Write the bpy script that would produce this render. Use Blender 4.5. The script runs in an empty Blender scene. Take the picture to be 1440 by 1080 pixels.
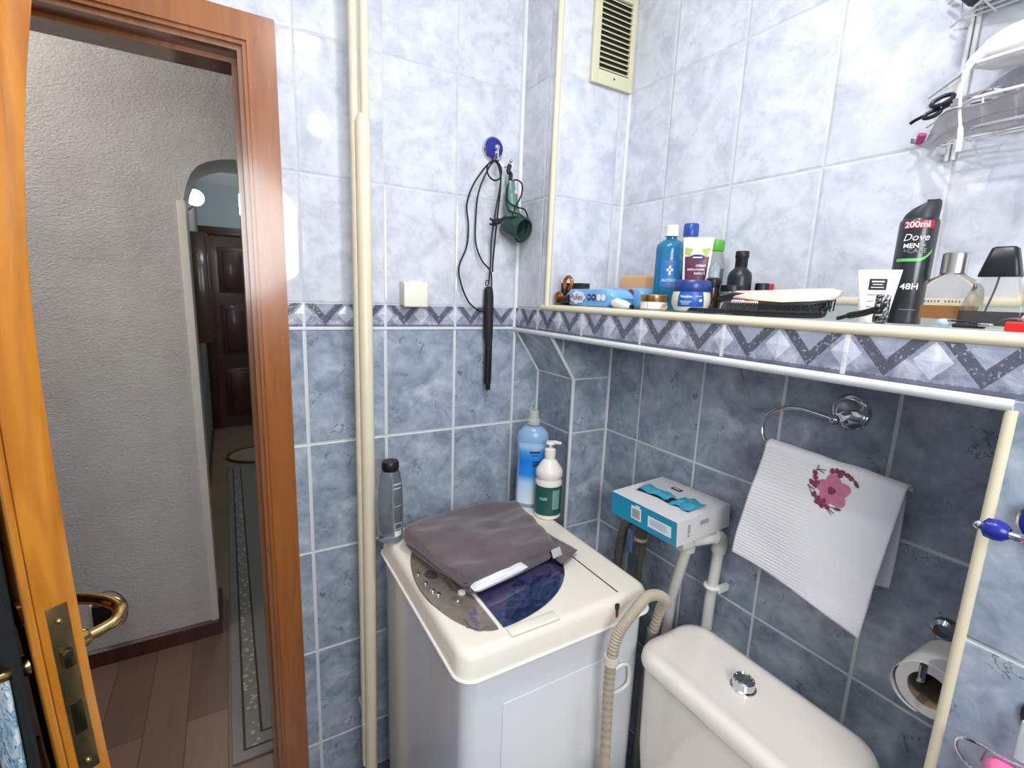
import bpy, bmesh, math, random
from mathutils import Vector, Matrix, noise
random.seed(7)
SC = bpy.context.scene
COL = SC.collection
F = 1.36                       # height of the border tiles' lower edge above the floor; all z below are relative to it
PI = math.pi

# ------------------------------------------------------------------ camera, world, lights
cd = bpy.data.cameras.new('camera'); cam = bpy.data.objects.new('camera', cd); COL.objects.link(cam)
cam.location = (-0.7601, -1.2802, 0.0948 + F)
cam.rotation_euler = (1.3895, -0.0366, -0.5281)
cd.sensor_width = 36; cd.lens = 677.196 / 1440 * 36; cd.clip_start = 0.02
SC.camera = cam
SC.view_settings.view_transform = 'Standard'; SC.view_settings.look = 'None'
SC.view_settings.exposure = 0.0; SC.view_settings.gamma = 1.0
SC.view_settings.use_curve_mapping = False
w = bpy.data.worlds.new('world'); SC.world = w; w.use_nodes = True
w.node_tree.nodes['Background'].inputs[0].default_value = (0.5, 0.55, 0.62, 1)
w.node_tree.nodes['Background'].inputs[1].default_value = 0.05

def lamp(name, kind, loc, power, color, size=0.1, rot=(0, 0, 0)):
    l = bpy.data.lights.new(name, kind); l.energy = power; l.color = color
    if kind == 'AREA': l.shape = 'DISK'; l.size = size
    else: l.shadow_soft_size = size
    o = bpy.data.objects.new(name, l); o.location = (loc[0], loc[1], loc[2] + F); o.rotation_euler = rot
    COL.objects.link(o); return o
lamp('bathroom_lamp_light', 'POINT', (-0.41, -0.80, 0.70), 6.6, (0.95, 0.97, 1.0), 0.022)
lamp('ceiling_lamp_light', 'AREA', (-0.42, -1.06, 1.09), 7.0, (0.97, 0.97, 1.0), 0.07)
wl = lamp('back_fill_light', 'AREA', (-0.74, -2.06, 0.40), 22, (0.96, 0.98, 1.0), 0.8, (math.radians(90), 0, 0))  # added soft fill behind the camera, lifts the fronts; no window here
lamp('hall_fill_light', 'POINT', (-1.7, 0.45, 0.95), 13, (1.0, 0.94, 0.88), 0.12)  # unseen fill, added to brighten the dim hall wall
lamp('corridor_fill_light', 'POINT', (-0.45, 3.3, 1.0), 9, (0.88, 0.95, 1.0), 0.06)  # extra source added to lighten the corridor's end wall and far door
lamp('corridor_sconce_light', 'POINT', (-0.80, 1.64, 0.50), 3.5, (0.86, 0.95, 1.0), 0.05)

# ------------------------------------------------------------------ materials
def L(c):
    if isinstance(c, str):
        c = tuple(int(c[i:i+2], 16) / 255 for i in (0, 2, 4))
        c = tuple(x / 12.92 if x <= .04045 else ((x + .055) / 1.055) ** 2.4 for x in c)
    return (c[0], c[1], c[2], 1)
class N:
    def __init__(s, name):
        s.m = bpy.data.materials.new(name); s.m.use_nodes = True; s.t = s.m.node_tree
        s.b = s.t.nodes['Principled BSDF']
    def n(s, typ, **kw):
        x = s.t.nodes.new(typ)
        for k, v in kw.items(): setattr(x, k, v)
        return x
    def l(s, a, b): s.t.links.new(a, b)
    def m_(s, op, a, b=None, c=None):
        x = s.n('ShaderNodeMath', operation=op)
        for i, v in enumerate((a, b, c)):
            if v is None: continue
            if isinstance(v, (int, float)): x.inputs[i].default_value = v
            else: s.l(v, x.inputs[i])
        return x.outputs[0]
    def mix(s, f, a, b):
        x = s.n('ShaderNodeMix', data_type='RGBA')
        for i, v in ((0, f), (6, a), (7, b)):
            if isinstance(v, (int, float)): x.inputs[i].default_value = v
            elif isinstance(v, tuple): x.inputs[i].default_value = v
            else: s.l(v, x.inputs[i])
        return x.outputs[2]
    def ramp(s, f, stops):
        x = s.n('ShaderNodeValToRGB'); e = x.color_ramp.elements
        while len(e) < len(stops): e.new(0.5)
        for i, (p, c) in enumerate(stops): e[i].position = p; e[i].color = c
        s.l(f, x.inputs[0]); return x.outputs[0]
    def noise(s, vec, scale, detail=3, rough=.5, dist=0):
        x = s.n('ShaderNodeTexNoise'); x.inputs['Scale'].default_value = scale
        x.inputs['Detail'].default_value = detail; x.inputs['Roughness'].default_value = rough
        x.inputs['Distortion'].default_value = dist
        if vec is not None: s.l(vec, x.inputs['Vector'])
        return x.outputs['Fac']
    def bump(s, h, strength, dist=0.01):
        x = s.n('ShaderNodeBump'); x.inputs['Strength'].default_value = strength
        x.inputs['Distance'].default_value = dist; s.l(h, x.inputs['Height'])
        s.l(x.outputs[0], s.b.inputs['Normal'])
_mc = {}
def mat(name, col, rough=.5, metal=0, var=0.06, scale=30, bump=0, trans=0, ior=1.45, coat=0, sheen=0, emit=0, bscale=None, sub=0):
    if name in _mc: return _mc[name]
    k = N(name); c = L(col)
    tc = k.n('ShaderNodeTexCoord').outputs['Object']
    f = k.noise(tc, scale, 3)
    dk = tuple(x * (1 - var) for x in c[:3]) + (1,); lt = tuple(min(1, x * (1 + var)) for x in c[:3]) + (1,)
    k.l(k.ramp(f, [(.3, dk), (.7, lt)]), k.b.inputs['Base Color'])
    k.b.inputs['Roughness'].default_value = rough; k.b.inputs['Metallic'].default_value = metal
    k.b.inputs['Transmission Weight'].default_value = trans; k.b.inputs['IOR'].default_value = ior
    k.b.inputs['Coat Weight'].default_value = coat; k.b.inputs['Coat Roughness'].default_value = .08
    k.b.inputs['Sheen Weight'].default_value = sheen
    if sub: k.b.inputs['Subsurface Weight'].default_value = sub; k.b.inputs['Subsurface Scale'].default_value = .01
    if emit:
        k.b.inputs['Emission Color'].default_value = c; k.b.inputs['Emission Strength'].default_value = emit
    if bump: k.bump(k.noise(tc, bscale or scale * 4, 3), bump, .002)
    _mc[name] = k.m; return k.m

HB, TH, TW = 0.0601, 0.299, 0.20
def tile_mat(name, axis, off, low_g=.005):
    """wall tiles: dark blue marbled below the border, pale above; one tile's marbling repeats in every tile"""
    k = N(name)
    pos = k.n('ShaderNodeSeparateXYZ'); k.l(k.n('ShaderNodeNewGeometry').outputs['Position'], pos.inputs[0])
    u = k.m_('DIVIDE', k.m_('SUBTRACT', pos.outputs[axis], off), TW)
    z = k.m_('SUBTRACT', pos.outputs['Z'], F)
    hi = k.m_('GREATER_THAN', z, HB * .5)
    v = k.m_('DIVIDE', k.m_('SUBTRACT', z, k.m_('MULTIPLY', hi, HB)), TH)
    fu = k.m_('FRACT', u); fv = k.m_('FRACT', v)
    iu = k.m_('FLOOR', u); iv = k.m_('FLOOR', v)
    cv = k.n('ShaderNodeCombineXYZ')
    k.l(k.m_('MULTIPLY', fu, TW), cv.inputs[0]); k.l(k.m_('MULTIPLY', fv, TH), cv.inputs[1])
    k.l(k.m_('ADD', k.m_('MULTIPLY', k.m_('MODULO', k.m_('ABSOLUTE', k.m_('ADD', iu, k.m_('MULTIPLY', iv, 2.0))), 3.0), .8), k.m_('MULTIPLY', hi, 5.0)), cv.inputs[2])
    vec = cv.outputs[0]
    n1 = k.noise(vec, 13, 5, .62, .6); n2 = k.noise(vec, 42, 4, .6, .4)
    n3 = k.noise(vec, 11, 5, .65, .9)
    base = k.m_('ADD', k.m_('MULTIPLY', n1, .7), k.m_('MULTIPLY', n2, .3))
    low = k.ramp(base, [(.33, L('7c8896')), (.47, L('97a3b1')), (.56, L('a8b2bf')), (.68, L('c4ccd5'))])
    vein = k.m_('LESS_THAN', k.m_('ABSOLUTE', k.m_('SUBTRACT', n3, .5)), .009)
    vm = k.m_('MULTIPLY', k.m_('MULTIPLY', vein, k.m_('GREATER_THAN', k.noise(vec, 17, 2), .57)), .6)
    low = k.mix(vm, low, L('46536a'))
    up = k.ramp(base, [(.32, L('b5bbc7')), (.46, L('c8ccd5')), (.55, L('d5d8df')), (.68, L('dfe1e6'))])
    up = k.mix(k.m_('MULTIPLY', vm, .30), up, L('8e96a6'))
    du = k.m_('MULTIPLY', k.m_('MINIMUM', fu, k.m_('SUBTRACT', 1.0, fu)), TW)
    dv = k.m_('MULTIPLY', k.m_('MINIMUM', fv, k.m_('SUBTRACT', 1.0, fv)), TH)
    d = k.m_('MINIMUM', du, dv)
    gw = k.m_('SUBTRACT', low_g / 2, k.m_('MULTIPLY', hi, low_g * .5 - .0014))
    g = k.m_('LESS_THAN', d, gw)
    grout = k.mix(hi, L('d9dcdc'), L('cbcac7'))
    colr = k.mix(g, k.mix(hi, low, up), grout)
    k.l(colr, k.b.inputs['Base Color'])
    k.l(k.m_('ADD', .06, k.m_('MULTIPLY', g, .5)), k.b.inputs['Roughness'])
    edge = k.m_('MULTIPLY', k.m_('MINIMUM', d, .005), 1.0)
    hgt = k.m_('ADD', edge, k.m_('MULTIPLY', k.noise(vec, 6, 2), .004))
    k.bump(hgt, .35, 1.0)
    return k.m
T_A = tile_mat('tile_door_wall', 'X', 0, .0085)
T_BU = tile_mat('tile_shelf_wall_upper', 'Y', -0.3257)
T_BL = tile_mat('tile_niche_wall_lower', 'Y', -0.3223, .0062)
T_F = tile_mat('tile_pier', 'Y', -1.1155 + .02)
T_D = tile_mat('tile_chase_side', 'X', .21)

def border_mat(name, axis, off):
    k = N(name)
    pos = k.n('ShaderNodeSeparateXYZ'); geo = k.n('ShaderNodeNewGeometry').outputs['Position']; k.l(geo, pos.inputs[0])
    u = k.m_('DIVIDE', k.m_('SUBTRACT', pos.outputs[axis], off), TW); fu = k.m_('FRACT', u)
    v = k.m_('DIVIDE', k.m_('SUBTRACT', k.m_('SUBTRACT', pos.outputs['Z'], F), .0), HB)
    n = k.noise(geo, 28, 5, .65, .5); n2 = k.noise(geo, 220, 3)
    base = k.ramp(n, [(.35, L('777d90')), (.5, L('9499aa')), (.65, L('bcc0cb'))])
    u2 = k.m_('FRACT', k.m_('MULTIPLY', fu, 2.0))
    dc = k.m_('ABSOLUTE', k.m_('SUBTRACT', u2, .5))                    # 0 at the chevron's tip, .5 at the diamonds
    line = k.m_('ABSOLUTE', k.m_('SUBTRACT', v, k.m_('ADD', .30, k.m_('MULTIPLY', dc, 2.0))))
    chev = k.m_('MULTIPLY', k.m_('LESS_THAN', line, .19), k.m_('GREATER_THAN', k.m_('ADD', n2, .0), .38))
    inner = k.m_('GREATER_THAN', v, k.m_('ADD', .42, k.m_('MULTIPLY', dc, 2.0)))
    col = k.mix(k.m_('MULTIPLY', inner, .55), base, L('aab0c2'))
    col = k.mix(k.m_('MULTIPLY', chev, .85), col, L('4b4d58'))
    dd = k.m_('ADD', k.m_('MULTIPLY', k.m_('SUBTRACT', .5, dc), 2.2), k.m_('ABSOLUTE', k.m_('MULTIPLY', k.m_('SUBTRACT', v, .56), 1.15)))
    dia = k.m_('LESS_THAN', dd, .46)
    col = k.mix(k.m_('MULTIPLY', dia, .9), col, k.ramp(n, [(.35, L('b4bccd')), (.65, L('d9dee8'))]))
    basel = k.m_('MULTIPLY', k.m_('LESS_THAN', v, k.m_('ADD', .07, k.m_('MULTIPLY', n2, .10))), .75)
    col = k.mix(basel, col, L('5a5f72'))
    g = k.m_('LESS_THAN', k.m_('MULTIPLY', k.m_('MINIMUM', fu, k.m_('SUBTRACT', 1.0, fu)), TW), .0034)
    gz = k.m_('GREATER_THAN', k.m_('ABSOLUTE', k.m_('SUBTRACT', v, .5)), .5)
    g = k.m_('MAXIMUM', g, gz)
    col = k.mix(g, col, L('dcdedd'))
    k.l(col, k.b.inputs['Base Color']); k.b.inputs['Roughness'].default_value = .13
    h = k.m_('ADD', k.m_('MULTIPLY', k.m_('SUBTRACT', .46, k.m_('MINIMUM', dd, .46)), 1.2), k.m_('MULTIPLY', n, .6))
    h = k.m_('SUBTRACT', h, k.m_('MULTIPLY', chev, .25))
    k.bump(h, .6, .006)
    return k.m
BD_A = border_mat('border_tile_door_wall', 'X', 0)
BD_F = border_mat('border_tile_shelf_front', 'Y', -0.1312)

def wood(name, c1, c2, rough=.25, scale=1.0, coat=.5):
    k = N(name); tc = k.n('ShaderNodeTexCoord').outputs['Object']
    mp = k.n('ShaderNodeMapping'); mp.inputs['Scale'].default_value = (18 * scale, 18 * scale, 1.6 * scale); k.l(tc, mp.inputs[0])
    f = k.noise(mp.outputs[0], 2.2, 5, .6, 1.4); f2 = k.noise(tc, 4, 2)
    g = k.m_('ADD', k.m_('MULTIPLY', f, .75), k.m_('MULTIPLY', f2, .25))
    k.l(k.ramp(g, [(.32, L(c1)), (.62, L(c2))]), k.b.inputs['Base Color'])
    k.b.inputs['Roughness'].default_value = rough; k.b.inputs['Coat Weight'].default_value = coat; k.b.inputs['Coat Roughness'].default_value = .12
    return k.m
W_CAS = wood('varnished_casing_wood', '8a4e20', 'a5632b')
W_DOOR = wood('varnished_door_wood', 'a25e15', 'c27d22', .22)
W_DARK = wood('dark_far_door_wood', '3a231c', '4f3024', .35, coat=.2)
W_SKIRT = wood('dark_skirting_wood', '3c221b', '543026', .35, coat=.2)

def plaster():
    k = N('rough_hall_plaster'); tc = k.n('ShaderNodeTexCoord').outputs['Object']
    f = k.noise(tc, 7, 3)
    k.l(k.ramp(f, [(.3, L('d2cdc7')), (.7, L('dbd7d2'))]), k.b.inputs['Base Color'])
    k.b.inputs['Roughness'].default_value = .8
    mp = k.n('ShaderNodeMapping'); mp.inputs['Scale'].default_value = (1, 1, 1.6); mp.inputs['Rotation'].default_value = (0, .6, 0); k.l(tc, mp.inputs[0])
    h = k.m_('ADD', k.noise(mp.outputs[0], 130, 4, .6, .2), k.m_('MULTIPLY', k.noise(tc, 45, 2), .5))
    k.bump(h, .75, .008); return k.m
M_PL = plaster()
def laminate():
    k = N('brown_laminate'); geo = k.n('ShaderNodeNewGeometry').outputs['Position']
    br = k.n('ShaderNodeTexBrick'); mp = k.n('ShaderNodeMapping'); mp.inputs['Rotation'].default_value = (0, 0, PI / 2); k.l(geo, mp.inputs[0]); k.l(mp.outputs[0], br.inputs['Vector'])
    br.inputs['Scale'].default_value = 1; br.inputs['Brick Width'].default_value = .9; br.inputs['Row Height'].default_value = .12
    br.inputs['Mortar Size'].default_value = .0012; br.inputs['Color1'].default_value = L('7a5f4f'); br.inputs['Color2'].default_value = L('9a7d6a'); br.inputs['Mortar'].default_value = L('4a372e')
    m2 = k.n('ShaderNodeMapping'); m2.inputs['Scale'].default_value = (22, 1.5, 1); k.l(geo, m2.inputs[0])
    f = k.noise(m2.outputs[0], 3, 4, .6, .8)
    k.l(k.mix(k.m_('MULTIPLY', f, .45), br.outputs['Color'], L('4d3a30')), k.b.inputs['Base Color']); k.b.inputs['Roughness'].default_value = .3
    return k.m
M_LAM = laminate()
def towel_mat(name, c, ribs=True):
    k = N(name); tc = k.n('ShaderNodeTexCoord').outputs['Object']
    k.b.inputs['Base Color'].default_value = L(c); k.b.inputs['Roughness'].default_value = .95; k.b.inputs['Sheen Weight'].default_value = .3
    sp = k.n('ShaderNodeSeparateXYZ'); k.l(tc, sp.inputs[0])
    rib = k.m_('SINE', k.m_('MULTIPLY', sp.outputs['Z'], 900))
    win = k.m_('MINIMUM', 1.0, k.m_('MAXIMUM', 0.0, k.m_('MULTIPLY', k.m_('ADD', sp.outputs['Y'], .035), 12.0))) if ribs else 0.0
    h = k.m_('ADD', k.m_('MULTIPLY', k.m_('MULTIPLY', rib, win), .22), k.m_('MULTIPLY', k.noise(tc, 420, 2), .8))
    k.bump(h, .5, .0022); return k.m

CREAM = mat('cream_plastic_trim', 'e4d9ba', .3, var=.02)
WHITE_TRIM = mat('white_grout_bead', 'dfe1e1', .4, var=.03)
WHITE_PL = mat('white_plastic', 'eeebe4', .3, var=.015)
CHROME = mat('chrome', 'd5d7da', .08, 1, var=.02)
CHROME_D = mat('dark_chrome', '8b8c90', .12, 1, var=.02)
BRASS = mat('polished_brass', 'c9a765', .16, 1, var=.05)
BRASS_D = mat('aged_brass', '8a7a52', .35, 1, var=.15, scale=60)
BLACK = mat('black_plastic', '17181b', .38, var=.05)
BLACKM = mat('matte_black_rubber', '1c1c1e', .6, var=.05)
BLUE_EN = mat('cobalt_blue_enamel', '232d8c', .25, var=.05)
CEIL = mat('white_ceiling_paint', 'e9ebec', .9, var=.01)
CERAM = mat('warm_white_ceramic', 'ece4da', .12, var=.01, coat=.5)
APPL = mat('white_appliance_enamel', 'e4e6e8', .22, var=.01, coat=.3)
APPL_T = mat('cream_appliance_plastic', 'efe6d6', .28, var=.01)

# ------------------------------------------------------------------ mesh helpers
class MB:
    def __init__(s): s.v = []; s.f = []; s.mi = []; s.cur = 0
    def add(s, vs, fs):
        n = len(s.v); s.v += [tuple(v) for v in vs]
        for f in fs: s.f.append(tuple(i + n for i in f)); s.mi.append(s.cur)
        return s
    def use(s, i): s.cur = i; return s
    def box(s, a, b, M=None):
        x0, y0, z0 = [min(p, q) for p, q in zip(a, b)]; x1, y1, z1 = [max(p, q) for p, q in zip(a, b)]
        vs = [Vector(p) for p in ((x0,y0,z0),(x1,y0,z0),(x1,y1,z0),(x0,y1,z0),(x0,y0,z1),(x1,y0,z1),(x1,y1,z1),(x0,y1,z1))]
        if M: vs = [M @ p for p in vs]
        return s.add(vs, [(0,3,2,1),(4,5,6,7),(0,1,5,4),(1,2,6,5),(2,3,7,6),(3,0,4,7)])
    def rbox(s, a, b, r=.004, seg=3, M=None):
        bm = bmesh.new(); bmesh.ops.create_cube(bm, size=1)
        c = [(p + q) / 2 for p, q in zip(a, b)]; d = [abs(p - q) for p, q in zip(a, b)]
        for v in bm.verts: v.co = Vector((v.co.x * d[0] + c[0], v.co.y * d[1] + c[1], v.co.z * d[2] + c[2]))
        bmesh.ops.bevel(bm, geom=bm.edges[:], offset=min(r, min(d) * .49), segments=seg, affect='EDGES', profile=.5)
        return s.bm(bm, M)
    def bm(s, bm, M=None):
        bm.verts.index_update()
        s.add([(M @ v.co) if M else v.co for v in bm.verts], [[v.index for v in f.verts] for f in bm.faces]); bm.free(); return s
    def lathe(s, c, prof, seg=32, axis='z', M=None, a0=0, a1=2*PI, cap=True, sx=1, sy=1):
        full = abs(a1 - a0 - 2*PI) < 1e-6; n = seg if full else seg + 1
        vs = []; 
        for r, h in prof:
            for i in range(n):
                a = a0 + (a1 - a0) * i / seg; x, y = r * math.cos(a) * sx, r * math.sin(a) * sy
                p = {'z': (x, y, h), 'x': (h, x, y), 'y': (x, h, y)}[axis]
                p = Vector(p)
                if M: p = M @ p
                vs.append(p + Vector(c))
        fs = []
        for k in range(len(prof) - 1):
            for i in range(seg):
                j = (i + 1) % n; fs.append((k*n+i, k*n+j, (k+1)*n+j, (k+1)*n+i))
        if cap and full:
            if prof[0][0] > 1e-5: fs.append(tuple(range(n))[::-1])
            if prof[-1][0] > 1e-5: fs.append(tuple((len(prof)-1)*n + i for i in range(n)))
        return s.add(vs, fs)
    def tube(s, pts, r, seg=10, closed=False, sub=0, caps=True):
        P = [Vector(p) for p in pts]
        if sub: P = smooth(P, sub, closed)
        n = len(P); R = r if isinstance(r, (list, tuple)) else [r] * n
        if len(R) != n: R = [R[min(len(R)-1, int(i * len(R) / n))] for i in range(n)]
        T = []
        for i in range(n):
            a = P[(i-1) % n] if (closed or i) else P[i]; b = P[(i+1) % n] if (closed or i < n-1) else P[i]
            t = (b - a); T.append(t.normalized() if t.length > 1e-9 else Vector((0,0,1)))
        u = T[0].orthogonal().normalized(); vs = []
        for i in range(n):
            u = (u - T[i] * u.dot(T[i])); u = u.normalized() if u.length > 1e-6 else T[i].orthogonal().normalized()
            w_ = T[i].cross(u)
            for j in range(seg):
                a = 2*PI*j/seg; vs.append(P[i] + (u*math.cos(a) + w_*math.sin(a)) * R[i])
        fs = []
        for i in range(n if closed else n-1):
            k = (i+1) % n
            for j in range(seg): fs.append((i*seg+j, i*seg+(j+1)%seg, k*seg+(j+1)%seg, k*seg+j))
        if not closed and caps: fs.append(tuple(range(seg))[::-1]); fs.append(tuple((n-1)*seg+j for j in range(seg)))
        return s.add(vs, fs)
    def ball(s, c, r, seg=16, sc=(1,1,1), M=None):
        k = seg // 2; prof = [(r*math.sin(PI*i/k), -r*math.cos(PI*i/k)) for i in range(k+1)]
        m = Matrix.Diagonal(sc).to_3x3()
        if M: m = M @ m
        return s.lathe(c, prof, seg, M=m, cap=False)
    def prism(s, poly, d, f):
        """poly: 2D points; f(u, v, w) -> 3D; extruded w from d[0] to d[1]"""
        n = len(poly); vs = [f(u, v, d[0]) for u, v in poly] + [f(u, v, d[1]) for u, v in poly]
        fs = [tuple(range(n))[::-1], tuple(range(n, 2*n))] + [(i, (i+1) % n, n+(i+1) % n, n+i) for i in range(n)]
        return s.add(vs, fs)
    def grid(s, nu, nv, f, thick=None):
        vs = [f(i/(nu-1), j/(nv-1)) for j in range(nv) for i in range(nu)]
        fs = [(j*nu+i, j*nu+i+1, (j+1)*nu+i+1, (j+1)*nu+i) for j in range(nv-1) for i in range(nu-1)]
        return s.add(vs, fs)
def smooth(P, k, closed=False):
    out = []; n = len(P)
    for i in range(n if closed else n-1):
        p0 = P[(i-1) % n] if (closed or i) else P[i]; p1 = P[i]; p2 = P[(i+1) % n]; p3 = P[(i+2) % n] if (closed or i < n-2) else p2
        for j in range(k):
            t = j / k
            out.append(.5*((2*p1) + (p2-p0)*t + (2*p0-5*p1+4*p2-p3)*t*t + (3*p1-p0-3*p2+p3)*t**3))
    if not closed: out.append(P[-1])
    return out
def obj(name, mb, mats, parent=None, smooth_=True, angle=35, fix=True):
    me = bpy.data.meshes.new(name)
    vs = [Vector(v) for v in mb.v]
    if parent is None:
        lo = [min(v[i] for v in vs) for i in range(3)]; hi = [max(v[i] for v in vs) for i in range(3)]
        org = Vector(((lo[0]+hi[0])/2, (lo[1]+hi[1])/2, lo[2]))
    else: org = Vector(parent['_o'])
    me.from_pydata([v - org for v in vs], [], mb.f); me.update()
    if not isinstance(mats, (list, tuple)): mats = [mats]
    for m in mats: me.materials.append(m)
    for p, i in zip(me.polygons, mb.mi): p.material_index = i
    if fix:
        b = bmesh.new(); b.from_mesh(me); bmesh.ops.recalc_face_normals(b, faces=b.faces[:]); b.to_mesh(me); b.free()
    if smooth_:
        for p in me.polygons: p.use_smooth = True
        me.set_sharp_from_angle(angle=math.radians(angle))
    o = bpy.data.objects.new(name, me); COL.objects.link(o)
    o['_o'] = tuple(org)
    if parent is None: o.location = org + Vector((0, 0, F))
    else: o.parent = parent; 
    return o
def thing(name, loc, label, cat, group=None):
    o = bpy.data.objects.new(name, None); COL.objects.link(o); o.empty_display_size = .05
    o.location = Vector(loc) + Vector((0, 0, F)); o['_o'] = tuple(loc); return tag(o, label, cat, group)
def tag(o, label, cat, group=None):
    o['label'] = label; o['category'] = cat
    if group: o['group'] = group
    return o
def struct(name, mb, m, **k):
    o = obj(name, mb, m, **k)
    if o.parent is None: o['kind'] = 'structure'
    return o
def textmesh(s, f, size=1.0, shear=0, bold=0):
    """glyph outlines of s as a mesh; f(u, v) -> 3D with u, v in units of the letter height, centred"""
    c = bpy.data.curves.new('t', 'FONT'); c.body = s; c.size = 1; c.align_x = 'CENTER'; c.align_y = 'CENTER'; c.shear = shear; c.offset = bold; c.resolution_u = 3
    o = bpy.data.objects.new('t', c); COL.objects.link(o)
    me = bpy.data.meshes.new_from_object(o.evaluated_get(bpy.context.evaluated_depsgraph_get()))
    mb = MB(); mb.add([f(v.co.x*size, v.co.y*size) for v in me.vertices], [tuple(p.vertices) for p in me.polygons])
    bpy.data.objects.remove(o); bpy.data.curves.remove(c); bpy.data.meshes.remove(me)
    return mb
def plane_map(c, right, up, off=0):
    c = Vector(c); r = Vector(right).normalized(); u = Vector(up).normalized(); n = r.cross(u)
    return lambda a, b: c + r*a + u*b + n*off
def cyl_map(c, r, az, off=.0004, sgn=1):
    """on an upright cylinder about c, facing azimuth az"""
    def f(a, b):
        t = az + a / r
        return Vector((c[0] + (r+off)*math.cos(t), c[1] + (r+off)*math.sin(t), c[2] + b))
    return f
def patch(f, w_, h, nu=12, nv=2, c=(0, 0), th=0):
    return MB().grid(nu, nv, lambda a, b: f(c[0] + (a-.5)*w_, c[1] + (b-.5)*h))
def disc(f, r, seg=20, c=(0, 0), sx=1, sy=1):
    return MB().add([f(c[0], c[1])] + [f(c[0]+r*sx*math.cos(2*PI*i/seg), c[1]+r*sy*math.sin(2*PI*i/seg)) for i in range(seg)], [(0, 1+i, 1+(i+1) % seg) for i in range(seg)])
def merge(*ms):
    o = MB()
    for m in ms:
        i = m if isinstance(m, MB) else m[0]
        n = len(o.v); o.v += i.v; o.f += [tuple(a+n for a in f) for f in i.f]; o.mi += i.mi
    return o
def CAM_AZ(x, y): return math.atan2(-1.28 - y, -.76 - x)

# ------------------------------------------------------------------ the room
XB, XL, YC, XQ, YR, YT = 0.2454, 0.2294, -0.1694, 0.0937, -0.1875, -1.110
SH = 0.075                                        # shelf surface
CZ = 1.14; FZ = -F
DX0, DX1, DTOP = -1.262, -0.700, 0.594            # door opening
m = MB()                                          # wall with the door
m.box((DX1+.02, 0, FZ), (XB+.12, .12, CZ)); m.box((-1.75, 0, FZ), (DX0-.02, .12, CZ)); m.box((DX0-.02, 0, DTOP+.02), (DX1+.02, .12, CZ))
struct('wall_left', m, T_A)
struct('wall_right', MB().box((XB, -2.1, 0), (XB+.12, 0, CZ)).use(1).box((XL, -2.1, FZ), (XB+.12, 0, .0)), [T_BU, T_BL])
struct('wall_back', MB().box((-1.75, -2.22, FZ), (XB+.12, -2.1, CZ)), T_A)
struct('wall_side', MB().box((-1.87, -2.22, FZ), (-1.75, .12, CZ)), T_BU)
struct('floor', MB().box((-1.87, -2.22, FZ-.1), (XB+.12, .06, FZ)), mat('bathroom_floor_tile', '5a6470', .25, var=.1, scale=8))
struct('ceiling', MB().box((-1.87, -2.22, CZ), (XB+.12, .12, CZ+.1)), CEIL)
# boxed pipe chase in the upper corner
def facesplit(o):
    for p in o.data.polygons: p.material_index = 0 if abs(p.normal.x) > .3 else 1
facesplit(struct('wall_chase', MB().box((0, YC, 0), (XB, 0, CZ)), [tile_mat('tile_chase_front', 'Y', -.1312-.2), T_D]))
# smaller boxed column below with its sloped top
m = MB().prism([(XL, FZ), (XL, -.001), (0, -.001), (XQ, -.1369), (XQ, FZ)], (YR, 0), lambda u, v, w_: (u, w_, v))
facesplit(struct('wall_column', m, [tile_mat('tile_column_front', 'Y', .02), tile_mat('tile_column_side', 'X', .05)]))
# the shelf: tiled slab with border tiles on its front; pier below its near end
struct('wall_shelf_slab', MB().box((.0, -2.1, .0), (XB, YC, SH-.003)), mat('shelf_top_tile', 'cdd3d6', .15, var=.06, scale=9))
struct('wall_pier', MB().box((0, -2.1, FZ), (XL, YT, -.0005)), T_F)
m = MB().box((-.0035, YC-.0, .002), (.002, -2.1, .0585)).box((-.0035, -.0, .002), (.002, YC, .0585))
struct('trim_1', m, BD_F)
struct('trim_2', MB().box((DX1+.064, -.0035, .002), (-.004, .002, .0585)), BD_A)
# beads
def bead(name, pts, r, mt, seg=12): return struct(name, MB().tube(pts, r, seg), mt)
bead('trim_3', [(0, YC, .066), (0, YC, CZ)], .0075, CREAM)
bead('trim_4', [(.001, YC+.02, .066), (.001, -2.1, .0665)], .0088, CREAM, 16)
bead('trim_5', [(.003, 0, -.006), (.003, YT, -.006)], .0085, WHITE_TRIM, 16)
bead('trim_6', [(.002, YT+.001, -.012), (.002, YT+.001, FZ)], .0062, CREAM)
bead('trim_7', [(-.001, -.002, 0), (-.001, -.002, CZ)], .0085, WHITE_TRIM)
bead('trim_8', [(XB-.002, YC-.002, SH), (XB-.002, YC-.002, CZ)], .006, WHITE_TRIM)
bead('trim_9', [(.002, -.001, -.004), (XQ, -.001, -.1369), (XQ, -.001, FZ)], .0055, WHITE_TRIM)
bead('trim_10', [(.002, YR, -.004), (XQ, YR, -.1369), (XQ, YR, FZ)], .0055, WHITE_TRIM)
bead('trim_11', [(XL, YR-.001, -.002), (XL, YR-.001, FZ)], .0055, WHITE_TRIM)
m = MB().tube([(XQ-.001, 0, -.1369), (XQ-.001, YR, -.1369)], .0025, 8).tube([(XQ, YR-.0005, -.1369), (XL, YR-.0005, -.1369)], .0025, 8)
struct('trim_12', m, WHITE_TRIM)
struct('trim_13', MB().tube([(XB-.003, YC, .108), (XB-.003, -2.1, .108)], .0075, 12), [CREAM])
struct('trim_17', MB().rbox((-.634, -.003, -.0065), (0, .001, .0025), .001), WHITE_TRIM)
struct('trim_14', MB().box((XB-.006, YC, SH-.003), (XB, -2.1, .104)), mat('shelf_upstand_tile', 'b9c2bd', .15, var=.06, scale=9))

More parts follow.
